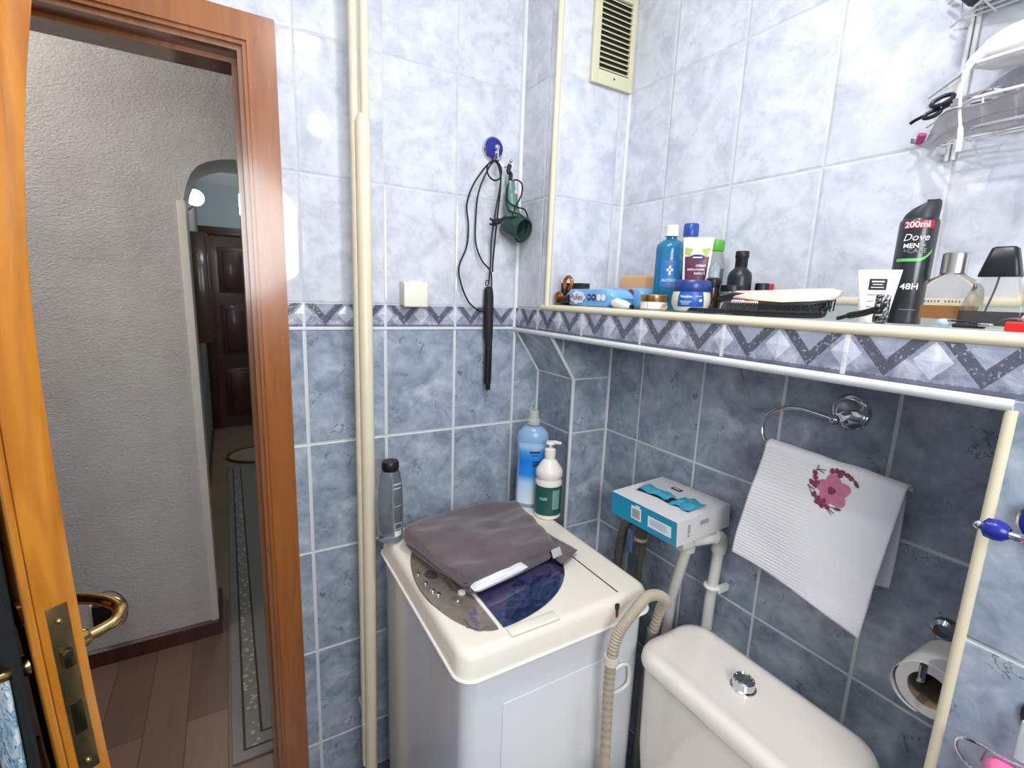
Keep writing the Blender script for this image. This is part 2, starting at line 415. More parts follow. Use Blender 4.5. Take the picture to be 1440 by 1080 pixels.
# door casing and jamb
def casing_profile(path, prof, name, mt, parent=None):
    pass
m = MB()
zt = DTOP
def cas(mb, w0, w1, y0, y1):        # a mitred three-sided frame, from w0 (inner) to w1 (outer) off the opening
    f = lambda u, v, w_: (u, w_, v)
    mb.prism([(DX1+w0, FZ), (DX1+w1, FZ), (DX1+w1, zt+w1), (DX1+w0, zt+w0)], (y0, y1), f)
    mb.prism([(DX0-w0, zt+w0), (DX1+w0, zt+w0), (DX1+w1, zt+w1), (DX0-w1, zt+w1)], (y0, y1), f)
    mb.prism([(DX0-w1, FZ), (DX0-w0, FZ), (DX0-w0, zt+w0), (DX0-w1, zt+w1)], (y0, y1), f)
cas(m, .008, .060, -.018, 0); cas(m, .060, .0645, -.012, 0); cas(m, .0, .010, -.012, .004)
dcas = struct('trim_18', m, W_CAS)
m = MB(); cas(m, -.010, .022, -.002, .045); cas(m, -.020, .022, .045, .122)
struct('trim_19', m, wood('jamb_wood', '80502a', '97623a'), parent=None)
m = MB(); cas(m, -.012, .05, .122, .137); struct('trim_20', m, W_CAS)

# ------------------------------------------------------------------ hall
HY = 0.9
HX = -0.872
poly = [(-2.6, FZ), (HX, FZ), (HX, .396), (-.861, .444), (-.843, .487), (-.821, .515), (-.789, .534), (-.748, .548), (-.68, .558), (-.45, .56), (-.3, .55), (-.2, .50), (-.16, .40), (-.16, FZ), (.8, FZ), (.8, CZ), (-2.6, CZ)]
struct('wall_hall', MB().prism(poly, (HY, HY+.24), lambda u, v, w_: (u, w_, v)), M_PL)
struct('baseboard_hall', MB().prism([(0, 0), (.014, 0), (.014, .06), (.004, .068), (0, .068)], (-2.6, HX+.004), lambda u, v, w_: (w_, HY-u, FZ+v)).prism([(0, 0), (.014, 0), (.014, .06), (.004, .068), (0, .068)], (HY-.012, HY+.24), lambda u, v, w_: (HX+u, w_, FZ+v)), W_SKIRT)
struct('floor_hall', MB().box((-2.6, .06, FZ-.1), (.8, 1.14, FZ)), M_LAM)
struct('floor_corridor', MB().box((-1.1, 1.14, FZ-.1), (.8, 4.5, FZ)), mat('tan_corridor_floor', '8a7860', .4, var=.12, scale=6))
struct('ceiling_hall', MB().box((-2.6, .12, CZ), (.8, 4.5, CZ+.1)), CEIL)
struct('wall_hall_end', MB().box((-2.72, .12, FZ), (-2.6, 1.14, CZ)).box((.8, .12, FZ), (.92, 4.5, CZ)), M_PL)
struct('wall_corridor_left', MB().box((-1.10, 1.14, FZ), (-.955, 4.4, CZ)), mat('grey_corridor_paint', '9a9c98', .8, var=.04, scale=5))
struct('wall_corridor_end', MB().box((-1.10, 4.4, FZ), (.92, 4.52, CZ)), mat('pale_blue_corridor_paint', 'b9c4c8', .8, var=.03, scale=5))
struct('baseboard_corridor', MB().box((-.955, 1.14, FZ), (-.94, 4.4, FZ+.08)), W_SKIRT)
struct('trim_15', MB().prism([(0, 0), (-.09, 0), (-.08, -.02), (-.02, -.07), (0, -.09)], (-.955, .8), lambda u, v, w_: (w_, 4.4+u, CZ+v)).prism([(0, 0), (.07, 0), (.06, -.02), (.02, -.06), (0, -.07)], (1.14, 4.4), lambda u, v, w_: (-.955+u, w_, CZ+v)), CEIL)
struct('trim_16', MB().rbox((HX-.022, HY-.006, FZ+.06), (HX+.005, HY+.02, .388), .003), mat('pale_corner_strip', 'e4dfd2', .5, var=.02))
struct('trim_21', MB().rbox((DX0, .0, FZ-.002), (DX1, .13, FZ+.006), .003), mat('threshold_metal', 'a29a8c', .3, 1, var=.1))
# far door at the corridor's end
d = thing('door_2', (-.72, 4.39, FZ), '', '')
del d['label']; del d['category']; d['kind'] = 'structure'
x0, x1, zt2 = -.955, -.10, .64
m = MB().box((x0+.07, 4.37, FZ), (x1-.07, 4.40, zt2-.07)); obj('door_panel', m, W_DARK, d)
m = MB().rbox((x0, 4.35, FZ), (x0+.075, 4.40, zt2), .008).rbox((x1-.075, 4.35, FZ), (x1, 4.40, zt2), .008).rbox((x0, 4.345, zt2-.075), (x1, 4.40, zt2+.005), .008); obj('door_frame', m, W_DARK, d)
m = MB()
for (a, b) in ((-.60, -.10), (.02, .46), (-1.24, -.74)):
    for (p, q) in ((x0+.14, x0+.38), (x0+.46, x0+.70)):
        m.rbox((p, 4.362, a), (q, 4.375, b), .01).rbox((p+.04, 4.352, a+.04), (q-.04, 4.368, b-.04), .012)
obj('raised_panels', m, W_DARK, d)
# corridor things
t = thing('wall_sconce', (-.955, 1.62, .42), 'glowing white globe wall lamp just inside the corridor arch', 'lamp')
obj('lamp_plate', MB().lathe((-.955, 1.62, .46), [(.0, 0), (.035, 0), (.032, .010), (.0, .012)], 20, 'x'), BRASS_D, t)
obj('lamp_arm', MB().tube([(-.95, 1.62, .46), (-.90, 1.62, .445), (-.872, 1.62, .47)], .005, 8, sub=5), BRASS_D, t)
obj('lamp_globe', MB().ball((-.862, 1.62, .505), .038, 24), mat('lit_opal_glass', 'f4fbff', .3, emit=14), t)
tag(obj('corridor_mirror', MB().box((-.954, 2.0, -.55), (-.945, 2.5, .42)), mat('mirror_glass', 'c8ced0', .04, 1)), 'tall narrow mirror hung on the left corridor wall', 'mirror')
t = thing('hanging_cabinet', (-.90, 3.0, -.2), 'small dark brown wall cabinet beside the far wooden door', 'cabinet')
obj('body', MB().rbox((-.954, 2.8, -.32), (-.86, 3.25, .45), .005), wood('cabinet_brown', '4a3420', '5d4228', .4), t)
obj('door', MB().rbox((-.862, 2.82, -.30), (-.852, 3.23, .43), .003), wood('cabinet_brown_door', '5a4128', '6b4d30', .4), t)
def runner_mat():
    k = N('grey_woven_runner'); g = k.n('ShaderNodeNewGeometry').outputs['Position']; s = k.n('ShaderNodeSeparateXYZ'); k.l(g, s.inputs[0])
    d_ = k.m_('MINIMUM', k.m_('SUBTRACT', s.outputs[0], -.83), k.m_('SUBTRACT', s.outputs[1], .20))
    band = k.m_('MULTIPLY', k.m_('GREATER_THAN', d_, .035), k.m_('LESS_THAN', d_, .085))
    line = k.m_('MAXIMUM', k.m_('LESS_THAN', k.m_('ABSOLUTE', k.m_('SUBTRACT', d_, .035)), .004), k.m_('LESS_THAN', k.m_('ABSOLUTE', k.m_('SUBTRACT', d_, .085)), .004))
    v = k.n('ShaderNodeTexVoronoi'); v.inputs['Scale'].default_value = 42; k.l(g, v.inputs['Vector'])
    c = k.mix(k.m_('MULTIPLY', band, k.m_('LESS_THAN', v.outputs['Distance'], .33)), L('8f8b84'), L('c2beb6'))
    c = k.mix(k.m_('MULTIPLY', k.noise(g, 60, 3), .35), c, L('66625e')); c = k.mix(line, c, L('45423f'))
    k.l(c, k.b.inputs['Base Color']); k.b.inputs['Roughness'].default_value = .95; k.bump(k.noise(g, 300, 2), .4, .003); return k.m
tag(obj('carpet_runner', MB().rbox((-.83, .20, FZ), (-.10, 3.02, FZ+.010), .004), runner_mat()), 'long grey patterned carpet runner along the hall floor', 'carpet')
t = thing('oval_mat', (-.55, 3.32, FZ), 'beige oval doormat with dark rim lying beyond the runner', 'mat')
obj('mat_body', MB().lathe((-.55, 3.32, FZ), [(.0, .010), (.27, .010), (.27, 0)], 40, sx=1, sy=.8, cap=False), mat('beige_mat_pile', '9b8d78', .95, bump=.5, bscale=200), t)
obj('mat_rim', MB().tube([(-.55+.285*math.cos(a), 3.32+.23*math.sin(a), FZ+.008) for a in [2*PI*i/40 for i in range(40)]], .012, 8, closed=True), mat('dark_mat_rim', '4c4032', .9), t)
# socket and charger in the hall
t = thing('wall_socket', (-1.22, HY, -1.135), 'white double wall socket low on the hall wall behind the charger', 'socket')
obj('socket_plate', MB().rbox((-1.272, HY-.012, -1.185), (-1.192, HY, -1.100), .004), WHITE_PL, t)
t = thing('phone_charger', (-1.224, HY-.012, -1.128), 'black plug-in charger with thin grey cable on the hall wall', 'charger')
obj('charger_body', MB().rbox((-1.259, HY-.045, -1.172), (-1.193, HY-.012, -1.092), .005), BLACK, t)
obj('cable', MB().tube([(-1.245, HY-.04, -1.09), (-1.244, HY-.045, -1.06), (-1.225, HY-.04, -1.043), (-1.195, HY-.035, -1.048), (-1.172, HY-.02, -1.085), (-1.160, HY-.012, -1.13), (-1.166, HY-.008, -1.18), (-1.185, HY-.008, -1.21)], .0022, 8, sub=6), mat('grey_cable', '6e6c70', .5), t)

# ------------------------------------------------------------------ open door (wood, brass lever handles)
ang = math.atan2(-.55, .326)                     # direction hinge -> leading edge
HPX, HPY = -1.263, -.022
e1 = Vector((math.cos(ang), math.sin(ang), 0)); e2 = Vector((math.sin(ang), -math.cos(ang), 0))   # e2: towards the hall-side? (left, bathroom side)
DW = .628
dr = thing('door_1', (HPX, HPY, FZ), '', ''); del dr['label']; del dr['category']; dr['kind'] = 'structure'
def dp(a, b, z): return Vector((HPX, HPY, 0)) + e1*a + e2*b + Vector((0, 0, z))
def dbox(mb, a0, a1, b0, b1, z0, z1, r=.002):
    M = Matrix.Translation(Vector((HPX, HPY, 0))) @ Matrix((e1, e2, Vector((0,0,1)))).transposed().to_4x4()
    return mb.rbox((a0, b0, z0), (a1, b1, z1), r, 2, M)
m = MB(); ZB, ZT = FZ+.01, DTOP-.006; ST = .105
dbox(m, 0, ST, 0, .038, ZB, ZT); dbox(m, DW-ST, DW, 0, .038, ZB, ZT); dbox(m, ST, DW-ST, 0, .038, ZT-.12, ZT); dbox(m, ST, DW-ST, 0, .038, ZB, ZB+.18); dbox(m, ST, DW-ST, 0, .038, -.52, -.40)
for (z0, z1) in ((ZB+.18, -.52), (-.40, ZT-.12)):
    for b in (.006, .032):
        for (a0, a1, c0, c1) in ((ST-.002, ST+.014, z0, z1), (DW-ST-.014, DW-ST+.002, z0, z1)): dbox(m, a0, a1, b-.008, b+.008, c0, c1, .003)
# a moulded lip running down the bathroom-side edge of the leaf
dbox(m, DW-.012, DW-.0, .038, .046, ZB, ZT, .003)
obj('door_leaf', m, W_DOOR, dr)
m = MB(); dbox(m, ST-.005, DW-ST+.005, .014, .024, ZB+.17, -.51, .001); dbox(m, ST-.005, DW-ST+.005, .014, .024, -.41, ZT-.11, .001)
obj('door_glass', m, mat('dark_door_glass', '241c16', .12, var=.1), dr)
m = MB(); dbox(m, DW-.0005, DW+.0015, .010, .030, -.52, -.285, .0008)
lp = obj('lock_plate', m, BRASS_D, dr)
m = MB(); dbox(m, DW+.001, DW+.0022, .014, .026, -.462, -.418, .0005); dbox(m, DW+.001, DW+.011, .014, .026, -.365, -.342, .003)
obj('latch', m, mat('dark_bolt_metal', '5a513a', .3, 1), lp)
for z in (-.305, -.505): obj('screw', MB().ball(dp(DW+.0015, .020, z), .004, 10), BRASS, lp)
for side in (0, 1):
    sg = -1 if side == 0 else 1; b0 = 0 if side == 0 else .038
    M = Matrix.Translation(Vector((HPX, HPY, 0))) @ Matrix((e1, e2, Vector((0,0,1)))).transposed().to_4x4()
    m = MB(); bb = b0 + sg*.0045
    m.rbox((DW-.062, min(b0, bb)-.0008, -.545), (DW-.026, max(b0, bb)+.0008, -.300), .004, 2, M)
    m.lathe(dp(DW-.044, b0 + sg*.003, -.300), [(.018, -.0035), (.018, .0035)], 20, M=Matrix((e1, Vector((0,0,1)), e2)).transposed())
    hp = obj('door_handle', m, BRASS, dr)
    path = [dp(DW-.044, b0+sg*.004, -.368), dp(DW-.044, b0+sg*.03, -.368), dp(DW-.046, b0+sg*.05, -.364), dp(DW-.062, b0+sg*.060, -.358), dp(DW-.09, b0+sg*.056, -.356), dp(DW-.13, b0+sg*.044, -.360), dp(DW-.155, b0+sg*.028, -.366), dp(DW-.165, b0+sg*.014, -.370)]
    m = MB().tube(path, [.0075]*6 + [.0075]*8 + [.009]*10 + [.0085]*10 + [.0075]*8, 12, sub=6)
    m.lathe(dp(DW-.044, b0+sg*.006, -.368), [(.014, -.006), (.012, .008), (.009, .012)], 16, M=Matrix((e1, Vector((0,0,1)), e2*sg)).transposed())
    obj('lever', m, BRASS, hp)

def bow(o):
    # the old leaf is slightly warped: its free edge bows towards the room's middle at top and bottom
    b = bmesh.new(); b.from_mesh(o.data)
    for k_ in range(24):
        z = ZB + (ZT-ZB)*(k_+.5)/24 - FZ
        bmesh.ops.bisect_plane(b, geom=b.verts[:]+b.edges[:]+b.faces[:], plane_co=(0, 0, z), plane_no=(0, 0, 1))
    for v in b.verts:
        z = v.co.z + FZ; a = max(0, (v.co.x*e1.x + v.co.y*e1.y)/DW)
        v.co.x += (.24*z*z if z > 0 else .05*z*z)*a
    b.to_mesh(o.data); b.free()
for o in [x for x in bpy.data.objects if x.parent == dr or (x.parent and x.parent.parent == dr)]: bow(o)
# garments hanging on the inner face of the door
def sheet(f, nu, nv, mt, name, parent=None, th=.004):
    mb = MB().grid(nu, nv, f); o = obj(name, mb, mt, parent, fix=False)
    md = o.modifiers.new('s', 'SOLIDIFY'); md.thickness = th; md.offset = 0
    return o
def garment(a0, a1, z0, z1, boff, amp, seedv, taper=.0):
    def f(s, t):
        a = a0 + (a1-a0)*s + taper*(1-t)*(s-.5); z = z1 + (z0-z1)*t
        b = boff + amp*math.sin(s*14 + seedv + t*1.5)*(.4+.6*t) + .002*noise.noise(Vector((s*3, t*3, seedv)))
        return dp(a, b, z)
    return f
g = sheet(garment(.16, .655, -1.05, -.02, .049, .003, .3, -.12), 40, 40, mat('dark_olive_terry', '1b1f1d', 1.0, bump=.6, bscale=300), 'hanging_bathrobe')
tag(g, 'dark olive bathrobe hanging on the inside of the open door', 'bathrobe')
def floral():
    k = N('pale_blue_floral_cotton'); tc = k.n('ShaderNodeTexCoord').outputs['Object']
    a = k.noise(tc, 38, 4, .6, 1.0); b = k.noise(tc, 75, 3, .6, .6)
    c = k.ramp(a, [(.42, L('e6eef2')), (.5, L('a9cbdb')), (.56, L('5c93ae')), (.62, L('dfe9ee'))])
    c = k.mix(k.m_('GREATER_THAN', b, .63), c, L('2d4657')); k.l(c, k.b.inputs['Base Color']); k.b.inputs['Roughness'].default_value = .9; return k.m
g = sheet(garment(.30, .640, -1.15, -.375, .057, .003, 2.2, -.10), 30, 36, floral(), 'hanging_dress')
tag(g, 'pale blue floral dress hanging beneath the dark bathrobe on the door', 'dress')
g = sheet(garment(.20, .560, -1.15, -.36, .066, .003, 4.0, -.10), 30, 36, mat('navy_knit', '141a2a', .9, var=.3, bump=.5, bscale=250), 'hanging_cardigan')
tag(g, 'dark navy cardigan hung outermost over the floral dress', 'cardigan')
t = thing('door_hook', dp(.33, .038, .0), 'brass double hook screwed to the open door holding the clothes', 'hook')
obj('hook_arm', MB().tube([dp(.33, .036, 0), dp(.33, .10, -.02), dp(.33, .19, -.03), dp(.33, .20, 0)], .005, 8, sub=6), BRASS, t)
M = Matrix.Translation(Vector((HPX, HPY, 0))) @ Matrix((e1, e2, Vector((0,0,1)))).transposed().to_4x4()
obj('hook_plate', MB().rbox((.31, .036, -.05), (.35, .042, .04), .002, 2, M), BRASS, t)

# ------------------------------------------------------------------ cream heating pipes before the door wall
t = thing('heating_pipes', (-.481, -.13, FZ), 'cream vertical heating riser with sleeve, standing between door and washing machine', 'pipe')
obj('pipe_sleeve', MB().tube([(-.4745, -.10, .480), (-.4745, -.10, .465), (-.4755, -.10, -.4), (-.479, -.10, -1.0), (-.482, -.10, FZ)], [.010, .0165, .0165, .0165, .0165], 24), CREAM, t)
obj('pipe', MB().tube([(-.4700, -.104, .45), (-.4680, -.104, CZ)], .0095, 20), CREAM, t)
obj('pipe', MB().tube([(-.493, -.088, -1.24), (-.490, -.086, .1), (-.487, -.086, CZ)], .0105, 20), mat('cream_plastic_trim_worn', 'ddd3ba', .35), t)
for z in (.95, -1.1):
    m = MB().tube([(-.488, -.086, z), (-.488, 0, z)], .005, 8).tube([(-.488+.013*math.cos(a), -.086+.013*math.sin(a), z) for a in [2*PI*i/16 for i in range(16)]], .003, 6, closed=True)
    obj('pipe_bracket', m, WHITE_PL, t)

# ------------------------------------------------------------------ socket with lid on the door wall
t = thing('splash_socket', (-.33, 0, .058), 'white splash-proof wall socket with hinged lid above the border tiles', 'socket')
obj('socket_box', MB().rbox((-.361, -.034, .058), (-.296, 0, .122), .004), mat('ivory_socket_plastic', 'e6e0cd', .35, var=.01), t)
lid = obj('lid', MB().rbox((-.361, -.042, .056), (-.296, -.034, .118), .003).rbox((-.350, -.041, .114), (-.312, -.030, .124), .002), mat('ivory_socket_lid', 'efead9', .3, var=.01), t)

# ------------------------------------------------------------------ ventilation grille
t = thing('vent_grille', (.18, YC, .655), 'cream plastic louvred ventilation grille high in the corner', 'vent')
x0, x1, z0, z1 = .099, .243, .655, .905; y = YC
ix0, ix1, iz0, iz1 = .122, .226, .690, .870
m = MB().rbox((x0, y-.012, z0), (ix0, y, z1), .003).rbox((ix1, y-.012, z0), (x1, y, z1), .003).rbox((ix0-.003, y-.0118, z0+.0005), (ix1+.003, y-.001, iz0), .001).rbox((ix0-.003, y-.0118, iz1), (ix1+.003, y-.001, z1-.0005), .001)
VC = mat('cream_vent_plastic', 'd3cfae', .4, var=.02)
obj('frame', m, VC, t)
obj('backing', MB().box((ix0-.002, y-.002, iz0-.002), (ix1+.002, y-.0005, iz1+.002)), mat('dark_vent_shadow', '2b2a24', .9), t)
m = MB(); n = 14
for i in range(n):
    zc = iz0 + (i+.5)*(iz1-iz0)/n
    M = Matrix.Translation((0, y-.0065, zc)) @ Matrix.Rotation(math.radians(38), 4, 'X')
    m.rbox((ix0-.002, -.0058, -.0012), (ix1+.002, .0058, .0012), .0006, 1, M)
obj('louvres', m, VC, t)
for z in (.676, .886): obj('screw', MB().ball((.174, y-.0122, z), .0026, 8), mat('dark_screw', '55503e', .4, 1), t)

# ------------------------------------------------------------------ washing machine
X0, X1, Y0, Y1, ZW, ZR = -.452, .012, -.626, -.105, -.522, -.572
wm = thing('washing_machine', ((X0+X1)/2, (Y0+Y1)/2, FZ), 'white top-loading washing machine in the corner, clothes on its lid', 'washing machine')
def rrect(x0, x1, y0, y1, r, seg=8):
    P = []
    for cx, cy, a in ((x1-r, y0+r, -PI/2), (x1-r, y1-r, 0), (x0+r, y1-r, PI/2), (x0+r, y0+r, PI)):
        for i in range(seg+1): P.append((cx + r*math.cos(a+PI/2*i/seg), cy + r*math.sin(a+PI/2*i/seg)))
    return P
def loft(mb, rings, top=True, bot=True):
    n = len(rings[0]); vs = [p for r in rings for p in r]
    fs = [(k*n+i, k*n+(i+1) % n, (k+1)*n+(i+1) % n, (k+1)*n+i) for k in range(len(rings)-1) for i in range(n)]
    if bot: fs.append(tuple(range(n))[::-1])
    if top: fs.append(tuple((len(rings)-1)*n+i for i in range(n)))
    return mb.add(vs, fs)
def ring(x0, x1, y0, y1, r, z): return [(a, b, z) for a, b in rrect(x0, x1, y0, y1, r)]
B = .012
body = MB(); loft(body, [ring(X0+B, X1-B, Y0+B, Y1-B, .028, FZ+.03), ring(X0+B, X1-B, Y0+B, Y1-B, .028, ZR+.004)])
bo = obj('body', body, APPL, wm)
m = MB().rbox((-.36, Y0+.0095, -1.02), (-.085, Y0+.0125, -.655), .004); obj('pressed_panel', m, APPL, bo)
m = MB().tube([(-.085, Y0+.008, -.695), (-.05, Y0+.004, -.69), (-.045, Y0+.004, -.74), (-.088, Y0+.006, -.745)], .004, 8, closed=True, sub=5); obj('carry_grip', m, WHITE_PL, bo)
top = MB(); i_ = .0
loft(top, [ring(X0, X1, Y0, Y1, .034, ZR), ring(X0+.001, X1-.001, Y0+.001, Y1-.001, .034, ZR+.004), ring(X0+.004, X1-.004, Y0+.005, Y1-.004, .034, ZW-.016), ring(X0+.008, X1-.008, Y0+.010, Y1-.007, .033, ZW-.005), ring(X0+.015, X1-.015, Y0+.018, Y1-.012, .03, ZW-.0005), ring(X0+.022, X1-.022, Y0+.026, Y1-.018, .026, ZW)])
tp = obj('top_cover', top, APPL_T, wm, angle=60)
obj('rim_line', MB().tube([(p[0], p[1], ZR) for p in rrect(X0-.001, X1+.001, Y0-.001, Y1+.001, .035)], .0028, 6, closed=True), WHITE_PL, tp)
obj('lid_seam', MB().box((-.075, Y1-.16, ZW-.001), (-.072, Y0+.028, ZW+.0008)), mat('seam_shadow_gap', '3a3733', .8), tp)
# lid: an oval, left part the control panel, right part dark blue glass
ox, oy, sx, sy = -.352, -.395, .245, .188
def half(sgn, dx, dy, cx, n=28): return [(cx + sgn*dx*math.sin(PI*i/n), oy + dy*math.cos(PI*i/n)) for i in range(n+1)]
k = N('blue_lid_window'); tc = k.n('ShaderNodeTexCoord').outputs['Object']
a_ = k.noise(tc, 9, 3, .5, 2.2); b_ = k.noise(tc, 6, 2, .5, .8)
c_ = k.ramp(a_, [(.36, L('0c1434')), (.47, L('16294c')), (.54, L('2f3c63')), (.6, L('1d2748')), (.72, L('111a3a'))])
c_ = k.mix(k.m_('MULTIPLY', k.m_('GREATER_THAN', b_, .60), .55), c_, L('4b3c5c'))
k.l(c_, k.b.inputs['Base Color']); k.b.inputs['Roughness'].default_value = .08; k.b.inputs['Coat Weight'].default_value = .6
BLW = k.m
obj('lid_window', MB().prism(half(1, sx, sy, ox+.006), (ZW-.002, ZW+.0022), lambda u, v, w_: (u, v, w_)), BLW, tp)
k = N('bronze_control_panel'); g_ = k.n('ShaderNodeNewGeometry').outputs['Position']
k.l(k.ramp(k.noise(g_, 40, 3), [(.3, L('8d8377')), (.7, L('a69a8a'))]), k.b.inputs['Base Color'])
k.b.inputs['Roughness'].default_value = .3; k.b.inputs['Metallic'].default_value = .5
pn = obj('control_panel', MB().prism(half(-1, .088, sy, ox-.004), (ZW-.002, ZW+.0018), lambda u, v, w_: (u, v, w_)), k.m, tp)
obj('panel_edge', MB().box((ox-.004, oy-sy+.003, ZW), (ox+.001, oy+sy-.003, ZW+.004)), WHITE_PL, tp)
obj('lid_tab', MB().rbox((-.345, oy-sy-.030, ZW-.002), (-.235, oy-sy-.006, ZW+.005), .004), APPL_T, tp)
m = MB().box((-.10, Y0+.001, -.540), (-.092, Y0+.006, -.528)); m.use(1).box((-.099, Y0+.0005, -.556), (-.094, Y0+.006, -.541)); obj('vent_slot', m, [BLACK, mat('red_wire', '9a2a22', .5)], tp)
Pz = ZW + .0018
for (px_, py_, rr) in ((-.428, -.385, .005), (-.424, -.418, .006), (-.418, -.434, .006), (-.430, -.345, .004)):
    obj('button', MB().lathe((px_, py_, Pz), [(rr, 0), (rr, .0025), (rr*.7, .004), (0, .004)], 16), CHROME, pn)
obj('start_button', MB().lathe((-.391, -.470, Pz), [(.015, 0), (.015, .001), (.008, .002), (.006, .005), (0, .005)], 20, sx=.8), mat('bronze_button', '9a9084', .25, .6), pn)
obj('power_button', MB().lathe((-.372, -.451, Pz), [(.0085, 0), (.0085, .004), (.006, .006), (0, .0065)], 20), mat('pale_button', 'e4e2da', .25), pn)
obj('dial', MB().lathe((-.405, -.36, Pz), [(.020, 0), (.019, .001), (0, .0012)], 24, sx=.7), mat('dark_dial', '4a4543', .3), pn)
FLT = lambda u, v: Vector((-.380, -.528, Pz+.0004)) + Vector((-.10, -1, 0)).normalized()*u*1.0 + Vector((1, -.10, 0)).normalized()*v
lm = mat('blue_print', '4b5393', .5)
pr = merge(textmesh('Power', FLT and (lambda u, v: FLT(u-.012, v+.006)), .012, shear=.3), textmesh('Bubble', (lambda u, v: FLT(u+.010, v-.004)), .016, shear=.3))
obj('logo_print', pr, lm, pn, smooth_=False, fix=False)
m = MB().tube([FLT(.004, -.022), FLT(.03, -.018), FLT(.045, -.004), FLT(.038, .012)], .0009, 6, sub=5).tube([FLT(.026, -.026), FLT(.04, -.006)], .0008, 6)
obj('logo_swirl', m, mat('dark_print', '5b5360', .5), pn)
m = MB()
for i in range(9):
    for j in range(2): m.box((-.388+j*.014, -.385-i*.006, Pz), (-.379+j*.014-random.random()*.004, -.3875-i*.006, Pz+.0003))
obj('panel_print', m, mat('dark_print2', '4f4844', .5), pn)

# ------------------------------------------------------------------ folded trousers on the lid
def slab(c, thick, z, seedv, nu=56, nv=46, bulge=.010, wr=.006, edge=.16, out=0):
    """soft folded cloth slab over the quad c (four xy corners) with rounded sides"""
    c = [Vector(p) for p in c]
    def base(s, t):
        p = (c[0]*(1-s) + c[1]*s)*(1-t) + (c[3]*(1-s) + c[2]*s)*t; p = p + Vector((-.5, .86))*out*(1-s)**2*math.sin(PI*min(1, t*1.25)**.8 if t < .8 else PI); return p
    mb = MB(); vs = []; fs = []
    for lay in (1, -1):
        for j in range(nv):
            for i in range(nu):
                s, t = i/(nu-1), j/(nv-1); p = base(s, t)
                es = min(s, 1-s)/edge; et = min(t, 1-t)/edge
                e = math.sqrt(max(0, 1-(1-min(1, es))**2)) * math.sqrt(max(0, 1-(1-min(1, et))**2)); e = e**.8
                nz = noise.noise(Vector((s*2.2+seedv, t*2.2, lay)))*bulge + noise.noise(Vector((s*7+seedv, t*5, 3)))*wr
                ox_ = noise.noise(Vector((p.x*9, p.y*9, seedv)))*.008
                zz = z + thick*.5 + lay*thick*.5*e + (nz*e if lay > 0 else 0)
                vs.append((p.x+ox_, p.y+ox_*.7, max(zz, z+.0003)))
        o = 0 if lay == 1 else nu*nv
        fs += [(o+j*nu+i, o+j*nu+i+1, o+(j+1)*nu+i+1, o+(j+1)*nu+i) for j in range(nv-1) for i in range(nu-1)]
    return mb.add(vs, fs)
k = N('charcoal_brown_fleece'); tc = k.n('ShaderNodeTexCoord').outputs['Object']
k.l(k.ramp(k.noise(tc, 18, 4), [(.3, L('54494c')), (.7, L('665a5c'))]), k.b.inputs['Base Color']); k.b.inputs['Roughness'].default_value = .95; k.b.inputs['Sheen Weight'].default_value = .35
k.bump(k.noise(tc, 260, 3), .5, .002); FLE = k.m
tr = thing('folded_trousers', (-.28, -.32, ZW+.002), 'folded charcoal trousers with white lining lying on the washing machine lid', 'trousers')
zz = ZW + .003
obj('lower_fold', slab([(-.420, -.235), (-.368, -.480), (-.138, -.440), (-.10, -.185)], .028, zz, 1.3, edge=.07), FLE, tr)
obj('upper_fold', slab([(-.430, -.235), (-.378, -.478), (-.125, -.436), (-.075, -.180)], .036, zz+.019, 5.1, bulge=.018, wr=.007, edge=.08, out=.045), FLE, tr)
m = MB(); 
def lin(s, t):
    x = -.372 + .150*s; y = -.503 + .040*s + .004*math.sin(s*9)
    return Vector((x, y - .004*math.sin(t*PI) + .016*abs(t-.5), zz + .016 + (.020+.006*math.sin(s*PI))*(t-.5)*(1-.4*s) + .004*noise.noise(Vector((s*8, t*3, 0)))))
obj('white_lining', slab([(-.370, -.430), (-.362, -.492), (-.215, -.462), (-.22, -.41)], .020, zz+.012, 8.2, 30, 16, .004, .005, .2), mat('white_cotton_lining', 'ece9ee', .9, var=.03, bump=.3), tr)
m = MB().rbox((-.015, -.002, -.010), (.015, .001, .010), .001, 1, Matrix.Translation((-.128, -.446, zz+.026)) @ Matrix.Rotation(.2, 4, 'Z') @ Matrix.Rotation(-.5, 4, 'X'))
obj('care_tag', m, mat('silver_grey_tag', 'b9b7b5', .5), tr)
obj('flap', slab([(-.118, -.30), (-.130, -.475), (-.060, -.440), (-.080, -.330)], .014, zz+.004, 2.7, 24, 18, .004, .003), FLE, tr)

# ------------------------------------------------------------------ bottles on the machine
# clear bottle, black cap
c = (-.438, -.166, ZW+.001)
t = thing('water_bottle', c, 'clear smoky bottle with black screw cap on the machine corner behind the pipe', 'bottle')
CL = mat('smoky_clear_plastic', 'b9bdbd', .06, trans=.92, ior=1.25)
obj('bottle_body', MB().lathe(c, [(.0, .004), (.020, 0), (.0295, .004), (.031, .02), (.0305, .09), (.029, .14), (.0250, .165), (.0225, .180), (.019, .186)], 32, cap=False), CL, t)
obj('cap', MB().lathe(c, [(.0, .208), (.019, .208), (.021, .204), (.0215, .190), (.019, .184), (0, .184)], 32, cap=False), BLACK, t)
fm = cyl_map((c[0], c[1], c[2]), .0312, CAM_AZ(c[0], c[1])+.55, .0004)
m = merge(patch(fm, .022, .0022, c=(0, .163-.006)), patch(fm, .020, .0018, c=(0, .148-.002)), patch(fm, .018, .0012, c=(.002, .100)))
fm2 = cyl_map((c[0], c[1], c[2]), .0312, CAM_AZ(c[0], c[1])+.62, .0005)
